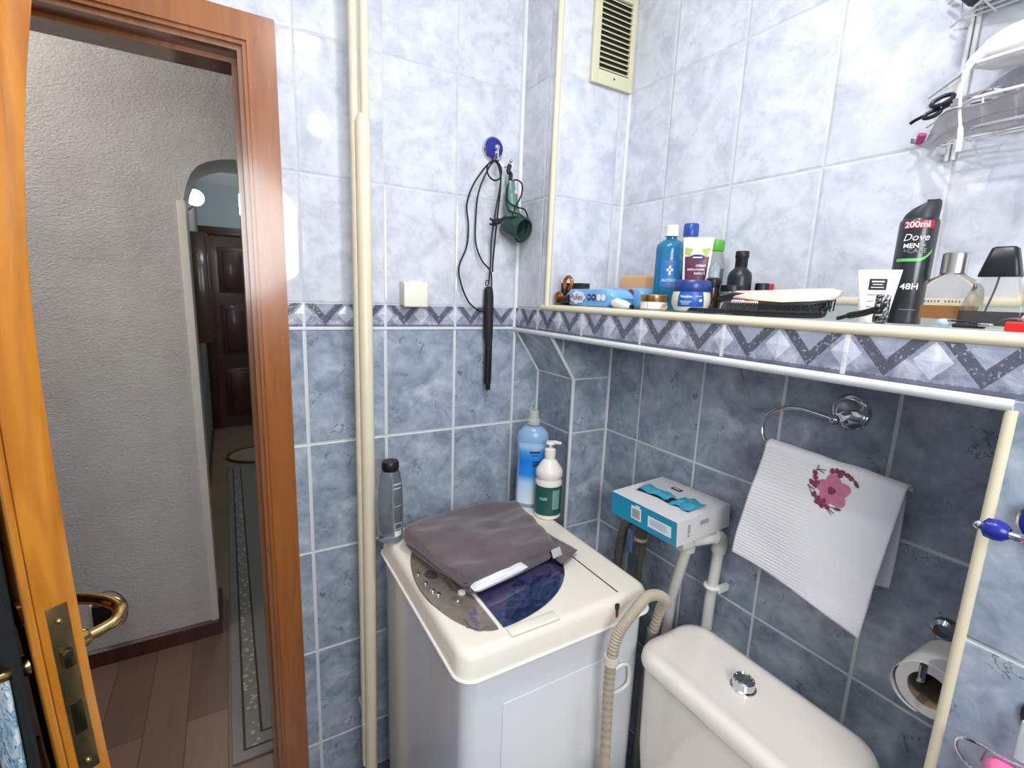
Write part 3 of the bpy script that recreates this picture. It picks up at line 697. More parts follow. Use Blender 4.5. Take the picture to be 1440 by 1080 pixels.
m2 = merge(m, patch(fm2, .020, .0012, c=(0, .055)), patch(fm2, .020, .0012, c=(0, .040)), patch(fm2, .020, .014, c=(0, .028)), patch(fm2, .001, .034, 2, c=(.0095, .038)), patch(fm2, .001, .034, 2, c=(-.0095, .038)))
obj('white_print', m2, mat('white_print', 'e9ecec', .5), t, smooth_=False)
# blue softener bottle
c = Vector((-.006, -.140, ZW+.001)); az = CAM_AZ(c.x, c.y)
t = thing('softener_bottle', c, 'tall pale blue fabric softener bottle with grey cap in the machine corner', 'bottle')
R2 = Matrix.Rotation(az+PI/2, 3, 'Z')
prof = [(.0, .0), (.040, .001), (.045, .006), (.046, .03), (.044, .09), (.042, .14), (.046, .185), (.0475, .205), (.043, .226), (.028, .242), (.017, .246), (.0155, .252)]
obj('bottle_body', MB().lathe(c, prof, 40, cap=False, M=R2 @ Matrix.Diagonal((1, .62, 1))), mat('pale_blue_plastic', '9cc3e6', .25, var=.03, trans=.25), t)
obj('cap', MB().lathe(c, [(.019, .250), (.0195, .256), (.019, .264), (.0145, .267), (.0135, .288), (.010, .291), (0, .291)], 28, cap=False), mat('translucent_grey_cap', 'cfd0c8', .3, trans=.3), t)
def softf(u, v, off=.0006):
    zv = v
    for (r0, h0), (r1, h1) in zip(prof[2:], prof[3:]):
        if h0 <= zv <= h1: r = r0+(r1-r0)*(zv-h0)/(h1-h0); break
    else: r = .045
    th = -PI/2 + u/.045*1.15
    p = R2 @ Vector(((r+off)*math.cos(th), (r*.62+off)*math.sin(th), zv)); 
    # the front is the side that faces the camera
    return c + p
q = softf(0, .1); d1 = (Vector((q.x, q.y)) - Vector((-.76, -1.28))).length; q2 = c + (R2 @ Vector((0, .05, 0))); d2 = (Vector((q2.x, q2.y)) - Vector((-.76, -1.28))).length
k = N('softener_label'); g_ = k.n('ShaderNodeNewGeometry').outputs['Position']; s_ = k.n('ShaderNodeSeparateXYZ'); k.l(g_, s_.inputs[0])
zf = k.m_('DIVIDE', k.m_('SUBTRACT', s_.outputs[2], F+ZW), .20)
k.l(k.ramp(zf, [(.05, L('dcebf5')), (.38, L('bcd9ee')), (.50, L('2f8fe0')), (.72, L('1a7ce0')), (.86, L('4aa0e6')), (.93, L('a8cbe6'))]), k.b.inputs['Base Color']); k.b.inputs['Roughness'].default_value = .25
lb = obj('label', MB().grid(14, 14, lambda a, b: softf((a-.5)*.080, .012+b*.185)), k.m, t)
m = MB().grid(8, 2, lambda a, b: softf(-.006+a*.026, .168+b*.006, .0012)); m = merge(m, MB().grid(8, 2, lambda a, b: softf(-.002+a*.020, .160+b*.003, .0012))); obj('label_print', m, mat('navy_print', '27355c', .5), lb, smooth_=False, fix=False)
m = MB()
for i in range(3): m = merge(m, MB().grid(8, 2, lambda a, b, i=i: softf(.002+a*.030, .140-i*.006+b*.0035, .0012)))
obj('label_lines', m, mat('black_print', '22242c', .5), lb, smooth_=False)
# white pump bottle, green label
c = Vector((.000, -.222, ZW+.001)); az = CAM_AZ(c.x, c.y)
t = thing('pump_bottle', c, 'white pump bottle with dark green label before the blue softener bottle', 'bottle')
WP = mat('glossy_white_plastic', 'f0e8de', .28, var=.01)
obj('bottle_body', MB().lathe(c, [(0, .0), (.035, .0), (.0378, .003), (.0378, .100), (.0378, .106), (.0345, .112), (.0345, .116), (.0378, .121), (.0378, .136), (.035, .142), (.021, .163), (.0145, .169), (.0145, .190), (.0, .190)], 40, cap=False), WP, t)
hd = Vector((math.cos(az+1.9), math.sin(az+1.9), 0))
m = MB().lathe(c, [(.0155, .176), (.0155, .196), (.012, .199), (.006, .201), (.0045, .203), (.0045, .212)], 24, cap=False).tube([c+Vector((0, 0, .214))-hd*.012, c+Vector((0, 0, .216))+hd*.012, c+Vector((0, 0, .212))+hd*.030], [.0055, .0055, .004], 10)
m.lathe(c, [(.0, .209), (.013, .211), (.014, .215), (.011, .219), (0, .220)], 20, cap=False)
obj('pump_head', m, WP, t)
fm = cyl_map(c, .0378, az, .0006)
lb = obj('label', patch(fm, .150, .084, 28, 2, c=(0, .055)), mat('dark_green_label', '1f5a50', .4, var=.08), t)
obj('label_text', textmesh('LUX', lambda u, v: cyl_map(c, .0378, az, .0012)(u-.012, v+.062), .011, bold=.01), mat('white_print_b', 'e9f0ee', .5), lb, smooth_=False, fix=False)
f3 = cyl_map(c, .0378, az, .0012); m = patch(f3, .022, .055, 6, 2, c=(.024, .060))
obj('info_panel', m, mat('pale_green_print', '8fb0a8', .5), lb, smooth_=False)
f4 = cyl_map(c, .0378, az, .0016); m = MB()
for i in range(12): m = merge(m, patch(f4, .019, .0012, 4, 2, c=(.024, .083-i*.0042)))
obj('info_lines', m, mat('dark_green_print', '2d5c53', .5), lb, smooth_=False)

# ------------------------------------------------------------------ drain hose
t = thing('drain_hose', (-.14, Y0-.03, -1.2), 'beige corrugated drain hose looped over at the machine right corner', 'hose')
path = [(-.115, -.652, -1.33), (-.122, -.655, -1.1), (-.135, -.662, -.85), (-.146, -.668, -.70), (-.150, -.672, -.60), (-.142, -.676, -.545), (-.122, -.678, -.520), (-.092, -.674, -.503), (-.055, -.662, -.500), (-.020, -.660, -.508), (.012, -.655, -.535), (.029, -.628, -.58), (.031, -.612, -.65)]
P = smooth([Vector(p) for p in path], 30)
HM = mat('beige_hose_plastic', 'b5a894', .5, var=.06)
obj('hose_tube', MB().tube(P, [.0115 if i % 4 < 2 else .0100 for i in range(len(P))], 14), HM, t)
obj('hose_end', MB().tube([(.031, -.613, -.64), (.032, -.606, -.72), (.032, -.60, -1.33)], .013, 14), mat('grey_hose_plastic', '8b8880', .5), t)
obj('hose_clip', MB().tube([(-.1485, -.671, -.592), (-.1485, -.671, -.610)], .0145, 20), mat('pale_clip_plastic', 'dcd5c6', .4), t)

# ------------------------------------------------------------------ toilet cistern
CX0, CX1, CY0, CY1, ZC = -.058, .142, -1.035, -.635, -.625
ct = thing('toilet', (.03, -.84, FZ), 'white ceramic toilet cistern with chrome flush button below the towel', 'toilet')
m = MB(); n = 8
loft(m, [ring(CX0+.012, CX1-.012, CY0+.03, CY1-.03, .05, -1.0), ring(CX0+.008, CX1-.010, CY0+.012, CY1-.012, .05, -.85), ring(CX0+.006, CX1-.008, CY0+.008, CY1-.008, .05, ZC-.032)])
obj('cistern', m, CERAM, ct, angle=60)
m = MB(); loft(m, [ring(CX0+.001, CX1-.001, CY0+.001, CY1-.001, .052, ZC-.031), ring(CX0, CX1, CY0, CY1, .053, ZC-.026), ring(CX0+.002, CX1-.002, CY0+.002, CY1-.002, .053, ZC-.012), ring(CX0+.008, CX1-.008, CY0+.008, CY1-.008, .05, ZC-.003), ring(CX0+.020, CX1-.020, CY0+.020, CY1-.020, .045, ZC), ring(CX0+.030, CX1-.030, CY0+.032, CY1-.032, .04, ZC-.0015), ring(CX0+.045, CX1-.045, CY0+.05, CY1-.05, .035, ZC-.004)])
obj('cistern_lid', m, CERAM, ct, angle=60)
bc = (.052, -.822, ZC-.004)
b = obj('flush_button', MB().lathe(bc, [(.0235, 0), (.0235, .003), (.0205, .005), (.0195, .018), (.0170, .0205), (.0155, .018), (.0, .0165)], 32, cap=False), CHROME, ct)
m = MB()
loft(m, [ring(-.20, .10, -.96, -.71, .09, -1.34), ring(-.24, .10, -.97, -.70, .10, -1.15), ring(-.36, .10, -1.01, -.66, .13, -.985), ring(-.36, .10, -1.01, -.66, .13, -.965)])
obj('bowl', m, CERAM, ct, angle=60)
m = MB(); loft(m, [ring(-.365, -.09, -1.015, -.655, .12, -.962), ring(-.365, -.09, -1.015, -.655, .12, -.944), ring(-.35, -.10, -1.0, -.67, .11, -.94)]); obj('seat_lid', m, CERAM, ct, angle=60)

# ------------------------------------------------------------------ pipes and valve on the niche wall, box of gloves
PG = mat('grey_white_pipe', 'd9d8d0', .35, var=.02)
t = thing('water_pipes', (.17, -.62, FZ), 'pair of white plastic water pipes joined by an elbow under the glove box', 'pipe')
obj('pipe', MB().tube([(.197, -.622, FZ), (.197, -.632, -.60), (.197, -.640, -.455)], .0125, 18), PG, t)
obj('pipe', MB().tube([(.140, -.545, FZ), (.140, -.566, -.62), (.138, -.597, -.47), (.137, -.600, -.455)], .0125, 18), PG, t)
obj('elbow', MB().tube([(.197, -.638, -.475), (.197, -.640, -.452), (.190, -.642, -.437), (.172, -.640, -.430)], [.0165]*18, 18, sub=5), PG, t)
obj('pipe', MB().tube([(.180, -.641, -.434), (.138, -.628, -.437), (.105, -.618, -.440)], .0125, 18), PG, t)
obj('elbow', MB().tube([(.137, -.600, -.475), (.136, -.603, -.450), (.128, -.612, -.440), (.108, -.620, -.439), (.085, -.615, -.440)], .0165, 18, sub=5), PG, t)
m = MB().box((.197, -.655, -.575), (XL, -.645, -.560)).tube([(.197+.015*math.cos(a), -.633+.015*math.sin(a), -.567) for a in [2*PI*i/16 for i in range(16)]], .005, 8, closed=True)
obj('pipe_clip', m, WHITE_PL, t)
t = thing('water_valve', (.20, -.40, -.62), 'grey tap with blue lever on the niche wall behind the machine', 'valve')
OL = mat('grimy_grey_metal', '6c675c', .5, .3, var=.2, scale=80)
obj('valve_body', MB().tube([(XL, -.352, -.52), (.200, -.352, -.52), (.188, -.345, -.545), (.185, -.335, -.60), (.185, -.330, -.70)], .013, 14, sub=5), OL, t)
obj('hose_nut', MB().tube([(.19, -.405, -.520), (.19, -.408, -.600)], .017, 6).tube([(XL, -.400, -.510), (.19, -.400, -.512)], .014, 12).tube([(.19, -.408, -.600), (.19, -.41, -1.0)], .010, 10), OL, t)
obj('washer_ring', MB().tube([(.19, -.406, -.548), (.19, -.406, -.556)], .0185, 16), mat('cream_washer', 'cfc2a2', .5), t)
obj('blue_lever', MB().rbox((.170, -.392, -.600), (.178, -.372, -.535), .004), mat('blue_lever_paint', '6f83b4', .45), t)

# glove box: tilted slightly, resting on the pipes
xa, xb, ya, yb, za, zb = .040, .216, -.643, -.440, -.426, -.370
Mb = Matrix.Translation((.128, -.5415, -.3935)) @ Matrix.Rotation(math.radians(-1.5), 4, 'X') @ Matrix.Rotation(math.radians(-3), 4, 'Y')
bx = (xb-xa)/2; by = (yb-ya)/2; bz = (zb-za)/2
t = thing('glove_box', (.128, -.5415, -.427), 'opened teal and white cardboard box of gloves resting on the pipes', 'box')
m = MB().box((-bx, -by, -bz), (bx, by, bz), Mb)
obj('carton', m, mat('white_card', 'dcdad8', .6, var=.02), t, smooth_=False)
def bf(c_, r_, u_): 
    C_ = Mb @ Vector(c_); rr = Mb.to_3x3() @ Vector(r_); uu = Mb.to_3x3() @ Vector(u_)
    return lambda a, b: C_ + rr*a + uu*b
ff = bf((-bx-.0004, 0, 0), (0, -1, 0), (0, 0, 1))
TE = mat('teal_card', '0f8fb4', .4, var=.02)
fr = obj('teal_front', patch(ff, 2*by, 2*bz, 2, 2), TE, t, smooth_=False)
ff2 = bf((-bx-.0008, 0, 0), (0, -1, 0), (0, 0, 1)); ff3 = bf((-bx-.0012, 0, 0), (0, -1, 0), (0, 0, 1))
m = merge(patch(ff2, .032, .032, c=(-.018, .002)), patch(ff2, .014, .007, c=(-.013, .019)), patch(ff2, .068, .026, c=(.053, -.001)))
obj('white_labels', m, mat('label_white', 'e6ecee', .5), fr, smooth_=False)
m = MB()
for i in range(13): m = merge(m, patch(ff3, .0008 + .0009*(i % 3 == 0), .022, 2, 2, c=(-.029+i*.0018, .001)))
for i in range(4): m = merge(m, patch(ff3, .050, .0012, 2, 2, c=(.050, .006-i*.004)))
obj('barcode', m, mat('barcode_grey', '8a8a90', .5), fr, smooth_=False)
ft = bf((0, 0, bz+.0006), (0, -1, 0), (1, 0, 0)); ft2 = bf((0, 0, bz+.0012), (0, -1, 0), (1, 0, 0))
# torn opening strip across the lid with blue gloves showing
hole = [(-.075, -.035), (-.050, -.030), (-.010, -.026), (.020, -.030), (.055, -.024), (.080, -.030), (.075, .010), (.040, .014), (.012, .004), (-.020, .010), (-.060, .006), (-.080, .000)]
m = MB().add([ft(a, b) for a, b in hole], [tuple(range(len(hole)))]); obj('opening', m, mat('opening_shadow', '1f2c34', .8), t, smooth_=False)
GB = mat('blue_nitrile', '3aa3bf', .35, var=.2, scale=90)
for (a0, a1, b0, b1, sd) in ((-.078, .012, -.026, .012, 1.), (.026, .082, -.030, .030, 4.)):
    def gf(s, t_, a0=a0, a1=a1, b0=b0, b1=b1, sd=sd):
        a = a0+(a1-a0)*s; b_ = b0+(b1-b0)*t_ + .004*math.sin(s*9+sd)
        h = .004 + .004*math.sin(s*PI)*math.sin(t_*PI) + .003*noise.noise(Vector((s*4+sd, t_*6, 0)))
        return Mb @ Vector((b_, -a, bz + max(.0014, h)))
    obj('glove', MB().grid(24, 14, gf), GB, t)
m = patch(ft2, .030, .014, c=(-.020, .050)); o_ = obj('logo_patch', m, BLACK, t, smooth_=False)
ft3 = bf((0, 0, bz+.0018), (0, -1, 0), (1, 0, 0)); obj('logo_bar', patch(ft3, .020, .004, 2, 2, c=(-.020, .050)), mat('label_white2', 'e6ecee', .5), o_, smooth_=False)
fs_ = bf((0, -by-.0006, 0), (1, 0, 0), (0, 0, 1))
m = merge(patch(fs_, .008, .020, 2, 2, c=(-.050, .004)), patch(fs_, .006, .006, 2, 2, c=(-.051, -.012)), patch(fs_, .028, .010, 2, 2, c=(.0, .008)))
obj('side_print', m, mat('faint_print', 'a9a2ac', .5), t, smooth_=False)

# ------------------------------------------------------------------ towel and ring
t = thing('towel_ring', (XL, -.845, -.10), 'chrome towel ring on a round wall plate under the shelf', 'towel ring')
obj('wall_plate', MB().lathe((XL, -.850, -.094), [(.034, 0), (.034, -.004), (.031, -.008), (.026, -.006), (.022, -.004), (.0, -.004)], 36, 'x', cap=False), CHROME, t)
obj('mount', MB().tube([(XL-.003, -.846, -.100), (.195, -.843, -.106)], .0085, 14).ball((.190, -.842, -.107), .010, 14), CHROME, t)
rg = [(.190, -.842, -.107), (.180, -.815, -.101), (.172, -.785, -.097), (.165, -.755, -.104), (.161, -.735, -.120), (.158, -.727, -.142), (.155, -.733, -.165), (.153, -.752, -.178), (.152, -.80, -.181), (.151, -.87, -.184), (.150, -.94, -.188), (.150, -.985, -.190)]
obj('ring', MB().tube(rg, .0045, 12, sub=6), CHROME, t)
TWM = towel_mat('white_waffle_towel', 'f2f0f2')
tw = thing('hand_towel', (.15, -.86, -.45), 'white hand towel embroidered with a pink flower, hanging on the ring', 'towel')
def tx(s, t_):   # front layer offset from the wall
    return .134 - .010*math.sin(t_*PI*.8)*(1) + .004*math.sin(s*7+.6)*t_ + .003*noise.noise(Vector((s*3, t_*4, 1)))
def tow(s, t_):
    if t_ < .12:        # over the bar
        a = t_/.12*PI; x = .150 + .013*math.cos(a); zt_ = .0 + .011*math.sin(a); tt = 0
        y = -.752 - .231*s; z = -.176 - .012*s + zt_ + .003*noise.noise(Vector((s*5, 0, 2)))
        return Vector((x, y, z))
    tt = (t_-.12)/.88
    y0 = -.752 + (.030+.010*math.sin(tt*2))*tt; y1 = -.983 + .024*tt
    y = y0 + (y1-y0)*s
    zb_ = -.420 - .038*s**1.1 + .008*math.sin(s*PI*1.0)
    z0_ = -.176 - .012*s
    z = z0_ + (zb_-z0_)*tt
    x = .137 + (tx(s, tt)-.134)*min(1, tt*3)
    return Vector((x, y, z))
def solid(o, th): md = o.modifiers.new('s', 'SOLIDIFY'); md.thickness = th; md.offset = 0; return o
solid(obj('front_layer', MB().grid(60, 70, tow), TWM, tw, fix=False), .0045)
def towb(s, t_):
    y = -.748 - .228*s + (.022 if s < .5 else 0)*t_*(1-2*s); z = -.180 - .012*s + (-.17 - .07*(1-s))*t_
    return Vector((.163 + .008*math.sin(t_*2.5) + .003*math.sin(s*6), y, z))
solid(obj('back_layer', MB().grid(40, 40, towb), TWM, tw, fix=False), .0045)
def on_towel(y, z):      # surface point of the front layer at height z and depth y
    s = min(1, max(0, (-.752 - y)/.231)); tt = min(1, max(0, (z + .176 + .012*s)/(-.25)))
    p = tow(s, .12+.88*tt); return Vector((p.x - .0034, y, z))
fl = lambda a, b: on_towel(-.884 + (-.0)*1 - a, -.219 + b - .10*a*0)
PK = mat('pink_embroidery', 'd07d97', .9, var=.12, scale=120, bump=.4, bscale=500); PKD = mat('wine_embroidery', '8e4158', .9, var=.2, scale=200); GRN = mat('grey_green_embroidery', '5b5455', .9)
FM = MB()
def blob(mb, ca, cb, ra, rb, rot=0, n=16, wob=0, dz=0):
    P_ = []
    for i in range(n):
        a = 2*PI*i/n; r = 1+wob*math.sin(3*a+1); u = ra*r*math.cos(a); v = rb*r*math.sin(a)
        P_.append((ca+u*math.cos(rot)-v*math.sin(rot), cb+u*math.sin(rot)+v*math.cos(rot)))
    off = Vector((-dz, 0, 0))
    mb.add([fl(ca, cb)+off] + [fl(*p)+off for p in P_], [(0, 1+i, 1+(i+1) % n) for i in range(n)])
for i in range(5):
    a = PI/2 + 2*PI*i/5 + .1
    blob(FM, .0135*math.cos(a), .0145*math.sin(a), .0150, .0130, a, 18, .06, .0002*i)
fo = obj('flower_embroidery', FM, PK, tw, fix=False)
FM = MB(); blob(FM, -.001, .0, .0062, .0068, 0, 12, .12, .0016)
rr_ = random.Random(3)
for (a, b) in ((-.006, .034), (.002, .036), (.010, .037), (.018, .034), (.007, .031), (.024, .031), (-.033, .022), (-.031, .014), (-.027, .006), (-.036, .004), (-.030, .000), (-.028, -.016), (-.022, -.020), (-.016, -.024), (-.021, -.027), (-.011, -.022), (-.013, -.031), (-.004, -.030)):
    blob(FM, a, b, .0048+rr_.random()*.001, .0042, rr_.random()*3, 10, .12, .0004+.0001*rr_.random())
obj('wreath_embroidery', FM, PKD, tw, fix=False)
FM = MB()
for (a, b, a2, b2) in ((-.030, .030, -.034, .022), (-.030, .030, -.016, .032), (-.030, .030, -.018, .026), (-.030, .030, -.029, .038), (-.042, -.004, -.028, -.008), (-.040, -.002, -.032, -.016), (-.004, -.032, .006, -.041), (-.002, -.032, .010, -.037), (.026, .031, .036, .022), (.0, -.029, .014, -.027)):
    d_ = Vector((b-b2, a2-a)).normalized()*.0007
    FM.add([fl(a-d_.x, b-d_.y)-Vector((.0006, 0, 0)), fl(a2-d_.x, b2-d_.y)-Vector((.0006, 0, 0)), fl(a2+d_.x, b2+d_.y)-Vector((.0006, 0, 0)), fl(a+d_.x, b+d_.y)-Vector((.0006, 0, 0))], [(0, 1, 2, 3)])
blob(FM, .033, .024, .007, .003, -1.0, 10, 0, .0006); blob(FM, .013, -.028, .006, .0026, .1, 10, 0, .0006)
obj('leaf_embroidery', FM, GRN, tw, fix=False)

# ------------------------------------------------------------------ toilet roll and holder
t = thing('roll_holder', (.12, YT, -.36), 'dark chrome toilet roll holder fixed inside the niche edge', 'roll holder')
obj('holder_knob', MB().lathe((.118, -1.070, -.352), [(.0, -.030), (.010, -.029), (.0150, -.024), (.0160, -.016), (.013, -.006), (.009, 0), (0, .002)], 24, 'x', cap=False), CHROME_D, t)
obj('holder_arm', MB().tube([(.118, -1.070, -.352), (.128, -1.085, -.353), (.140, YT+.002, -.356)], .0055, 12, sub=4).tube([(.135, YT+.008, -.354), (.150, YT+.010, -.40), (.225, -1.085, -.452), (.224, -1.060, -.458), (.200, -1.056, -.456), (.112, -1.055, -.452), (.106, -1.055, -.446), (.105, -1.055, -.424)], .0050, 12, sub=6), CHROME_D, t)
rc = (.0, -1.062, -.468)
t = thing('toilet_roll', (.165, rc[1], rc[2]-.046), 'white toilet paper roll on the holder inside the niche edge', 'toilet roll')
PAP = mat('toilet_paper', 'ded9d4', .95, var=.03, bump=.3, bscale=300)
x0_, x1_ = .118, .214
m = MB().lathe(rc, [(.0265, x0_), (.041, x0_), (.0425, x0_+.002), (.0425, x1_-.002), (.041, x1_), (.0265, x1_), (.0265, x0_)], 48, 'x', cap=False)
obj('paper', m, PAP, t)
obj('cardboard_core', MB().lathe(rc, [(.0255, x0_+.001), (.0267, x0_+.0005), (.0267, x1_), (.0255, x1_), (.0255, x0_+.001)], 40, 'x', cap=False), mat('brown_cardboard', '9b8876', .9, var=.08), t)
ta = MB().grid(10, 24, lambda s, t_: Vector((x0_-.0015+(x1_-x0_)*s, rc[1] + (.0432+.005*math.sin(t_*PI))*math.cos(.35 - t_*1.75), rc[2] + (.0432+.006*math.sin(t_*PI))*math.sin(.35 - t_*1.75))))
solid(obj('loose_sheet', ta, PAP, t, fix=False), .0008)

# ------------------------------------------------------------------ hooks
def blue_disc_hook(name, c, nrm, label, r=.024, depth=.014):
    t = thing(name, c, label, 'hook'); ax = Vector(nrm)
    u = Vector((0, 0, 1)); rgt = u.cross(ax)
    M = Matrix((rgt, u, ax)).transposed()
    obj('backing_ring', MB().lathe(c, [(r*.95, 0), (r, .002), (r, .010), (r*.9, .013), (r*.8, .012)], 40, M=M, cap=False), CHROME, t)
    obj('blue_disc', MB().lathe(c, [(r*.9, .011), (r*.86, .014), (r*.5, .0165), (0, .0175)], 40, M=M, cap=False), BLUE_EN, t)
    return t, M
c = Vector((-.095, 0, .495)); t, M = blue_disc_hook('wall_hook', c, (0, -1, 0), 'round cobalt blue and chrome triple hook holding dryer and curler cords', .031)
obj('hub', MB().ball(c+Vector((.004, -.022, .0)), .0085, 16), CHROME, t)
cc = c+Vector((.004, -.026, 0))
ht = obj('hook_stem', MB().tube([cc, cc+Vector((.0, -.004, -.016)), cc+Vector((-.002, -.008, -.035)), cc+Vector((-.004, -.016, -.040))], .0022, 8, sub=4), CHROME, t)
m = MB().tube([cc+Vector((-.002, -.006, -.034)), cc+Vector((-.012, -.016, -.044)), cc+Vector((-.020, -.024, -.040)), cc+Vector((-.020, -.030, -.026))], .0022, 8, sub=4).ball(cc+Vector((-.020, -.031, -.024)), .0048, 12)
m.tube([cc+Vector((-.002, -.006, -.034)), cc+Vector((.014, -.010, -.050)), cc+Vector((.026, -.014, -.048)), cc+Vector((.032, -.018, -.036))], .0022, 8, sub=4).ball(cc+Vector((.033, -.019, -.034)), .0048, 12)
obj('hook_arm', m, CHROME, t)

c = Vector((0, -1.160, -.130)); t, M = blue_disc_hook('robe_hook', c, (-1, 0, 0), 'chrome robe hook with blue glass knob beside the cream corner strip', .026)
obj('hook_arm', MB().tube([c+Vector((-.016, 0, -.004)), c+Vector((-.040, .004, -.008)), c+Vector((-.050, .012, -.008)), c+Vector((-.053, .022, -.007))], .0045, 10, sub=4).ball(c+Vector((-.042, .005, -.008)), .0075, 12), CHROME, t)
k_ = Vector((-.054, .031, -.006)) + c
obj('blue_knob', MB().lathe(k_, [(.006, .012), (.0105, .007), (.0118, 0), (.0105, -.007), (.006, -.010), (0, -.010)], 24, M=Matrix.Rotation(PI/2, 3, 'X'), cap=False), BLUE_EN, t)
obj('knob_tip', MB().ball(k_+Vector((0, .013, 0)), .0055, 12), CHROME, t)

t = thing('suction_hook', (0, -1.195, -.365), 'black suction cup hook with clear strap low on the pier', 'hook')
obj('suction_cup', MB().lathe((0, -1.197, -.352), [(.026, 0), (.025, -.004), (.014, -.010), (.007, -.016), (0, -.017)], 32, 'x', cap=False), BLACK, t)
obj('strap', MB().rbox((-.022, -1.187, -.400), (-.017, -1.177, -.350), .002).ball((-.022, -1.190, -.366), .005, 10), mat('milky_clear_plastic', 'dfe5e8', .2, trans=.3), t)
t = thing('wire_soap_rack', (-.02, -1.19, -.45), 'curved chrome wire rack hanging from the suction hook', 'rack')
wr = [(-.012, -1.240, -.388), (-.018, -1.205, -.398), (-.024, -1.178, -.404), (-.026, -1.155, -.404), (-.022, -1.135, -.412), (-.014, -1.130, -.430), (-.008, -1.137, -.447), (-.008, -1.150, -.452), (-.012, -1.158, -.440)]
obj('wire_loop', MB().tube(wr, .0016, 8, sub=6), CHROME, t)
m = MB()
for y_ in (-1.158, -1.172, -1.184, -1.196): m.tube([(-.026, y_, -.403), (-.016, y_+.004, -.43)], .0012, 6)
obj('cross_wires', m, CHROME, t)
tag(obj('sponge', MB().rbox((-.040, -1.30, -.60), (-.012, -1.158, -.408), .014, 4), mat('hot_pink_sponge', 'f273a5', .7, var=.05, bump=.2, bscale=150)), 'bright pink sponge bag in the wire rack at the bottom right', 'sponge')

# ------------------------------------------------------------------ hair dryer and curling iron on the hook
CBL = mat('black_cord', '141416', .5, var=.03)
t = thing('hair_dryer', (-.02, -.05, .26), 'small green and black hair dryer hanging from the blue hook', 'hair dryer')
GR = mat('sage_green_plastic', '64897e', .3, var=.05); GRD = mat('dark_green_plastic', '2b4740', .3, var=.05)
hx = [(-.060, -.045, .405), (-.058, -.050, .37), (-.052, -.052, .33), (-.045, -.055, .30)]
obj('handle', MB().tube(hx, [.014]*5+[.019]*6+[.021]*6, 16, sub=5), GR, t)
bcx = Vector((-.042, -.062, .285)); dv = Vector((.25, -.93, -.30)).normalized(); Mo = dv.to_track_quat('Z', 'Y').to_matrix()
obj('barrel', MB().lathe(bcx, [(.0, -.05), (.020, -.048), (.030, -.035), (.033, -.01), (.034, .022), (.032, .030), (.028, .030), (.027, .005), (0, .003)], 32, M=Mo, cap=False), [GRD], t)
obj('inner_grille', MB().lathe(bcx, [(.028, .004), (0, .005)], 24, M=Mo, cap=False), BLACKM, t)
obj('hanging_strap', MB().tube([(-.062, -.046, .45), (-.066, -.046, .432), (-.058, -.046, .425), (-.060, -.045, .400)], .006, 10, sub=5), CBL, t)
obj('badge', MB().lathe((-.054, -.071, .375), [(.0055, 0), (.005, -.001), (0, -.0015)], 16, 'y', cap=False), mat('pink_badge', 'e3b4a8', .4), t)
cp = [(-.064, -.045, .40), (-.075, -.06, .38), (-.078, -.07, .35), (-.055, -.08, .335), (-.032, -.085, .33), (-.015, -.08, .30), (-.018, -.075, .26), (-.035, -.08, .245), (-.055, -.08, .25), (-.068, -.075, .29), (-.060, -.078, .33), (-.040, -.078, .37), (-.036, -.07, .40), (-.05, -.06, .41), (-.07, -.055, .395), (-.078, -.06, .35), (-.070, -.07, .325), (-.050, -.09, .315), (-.025, -.095, .30)]
obj('wound_cord', MB().tube(cp, .0022, 8, sub=7), CBL, t)
obj('plug', MB().tube([(-.085, -.07, .305), (-.105, -.07, .295), (-.120, -.07, .288)], [.004]*5+[.009]*6, 10, sub=5).tube([(-.118, -.07, .292), (-.132, -.07, .298)], .003, 6).tube([(-.118, -.07, .282), (-.132, -.07, .284)], .003, 6).tube([(-.085, -.07, .305), (-.06, -.08, .31)], .003, 8), BLACKM, t)
t = thing('curling_iron', (-.115, -.03, -.18), 'black curling iron hanging upside down by its cord over the border tiles', 'curling iron')
m = MB().tube([(-.112, -.030, .118), (-.110, -.030, .112), (-.108, -.030, .09), (-.107, -.030, .02), (-.106, -.030, -.03), (-.105, -.03, -.055)], [.006, .0125, .014, .014, .013, .009], 18)
obj('handle', m, BLACKM, t)
obj('barrel', MB().tube([(-.105, -.03, -.050), (-.105, -.03, -.165)], .0105, 18).tube([(-.103, -.03, -.165), (-.102, -.03, -.183)], .007, 14), BLACK, t)
obj('clamp', MB().rbox((-.108, -.046, -.155), (-.100, -.040, -.02), .002), BLACK, t)
obj('hanging_loop', MB().tube([(-.114+.006*math.cos(a), -.03, .128+.007*math.sin(a)) for a in [2*PI*i/14 for i in range(14)]], .0015, 6, closed=True), BLACK, t)
hk = c_hook = Vector((-.113, -.052, .452))
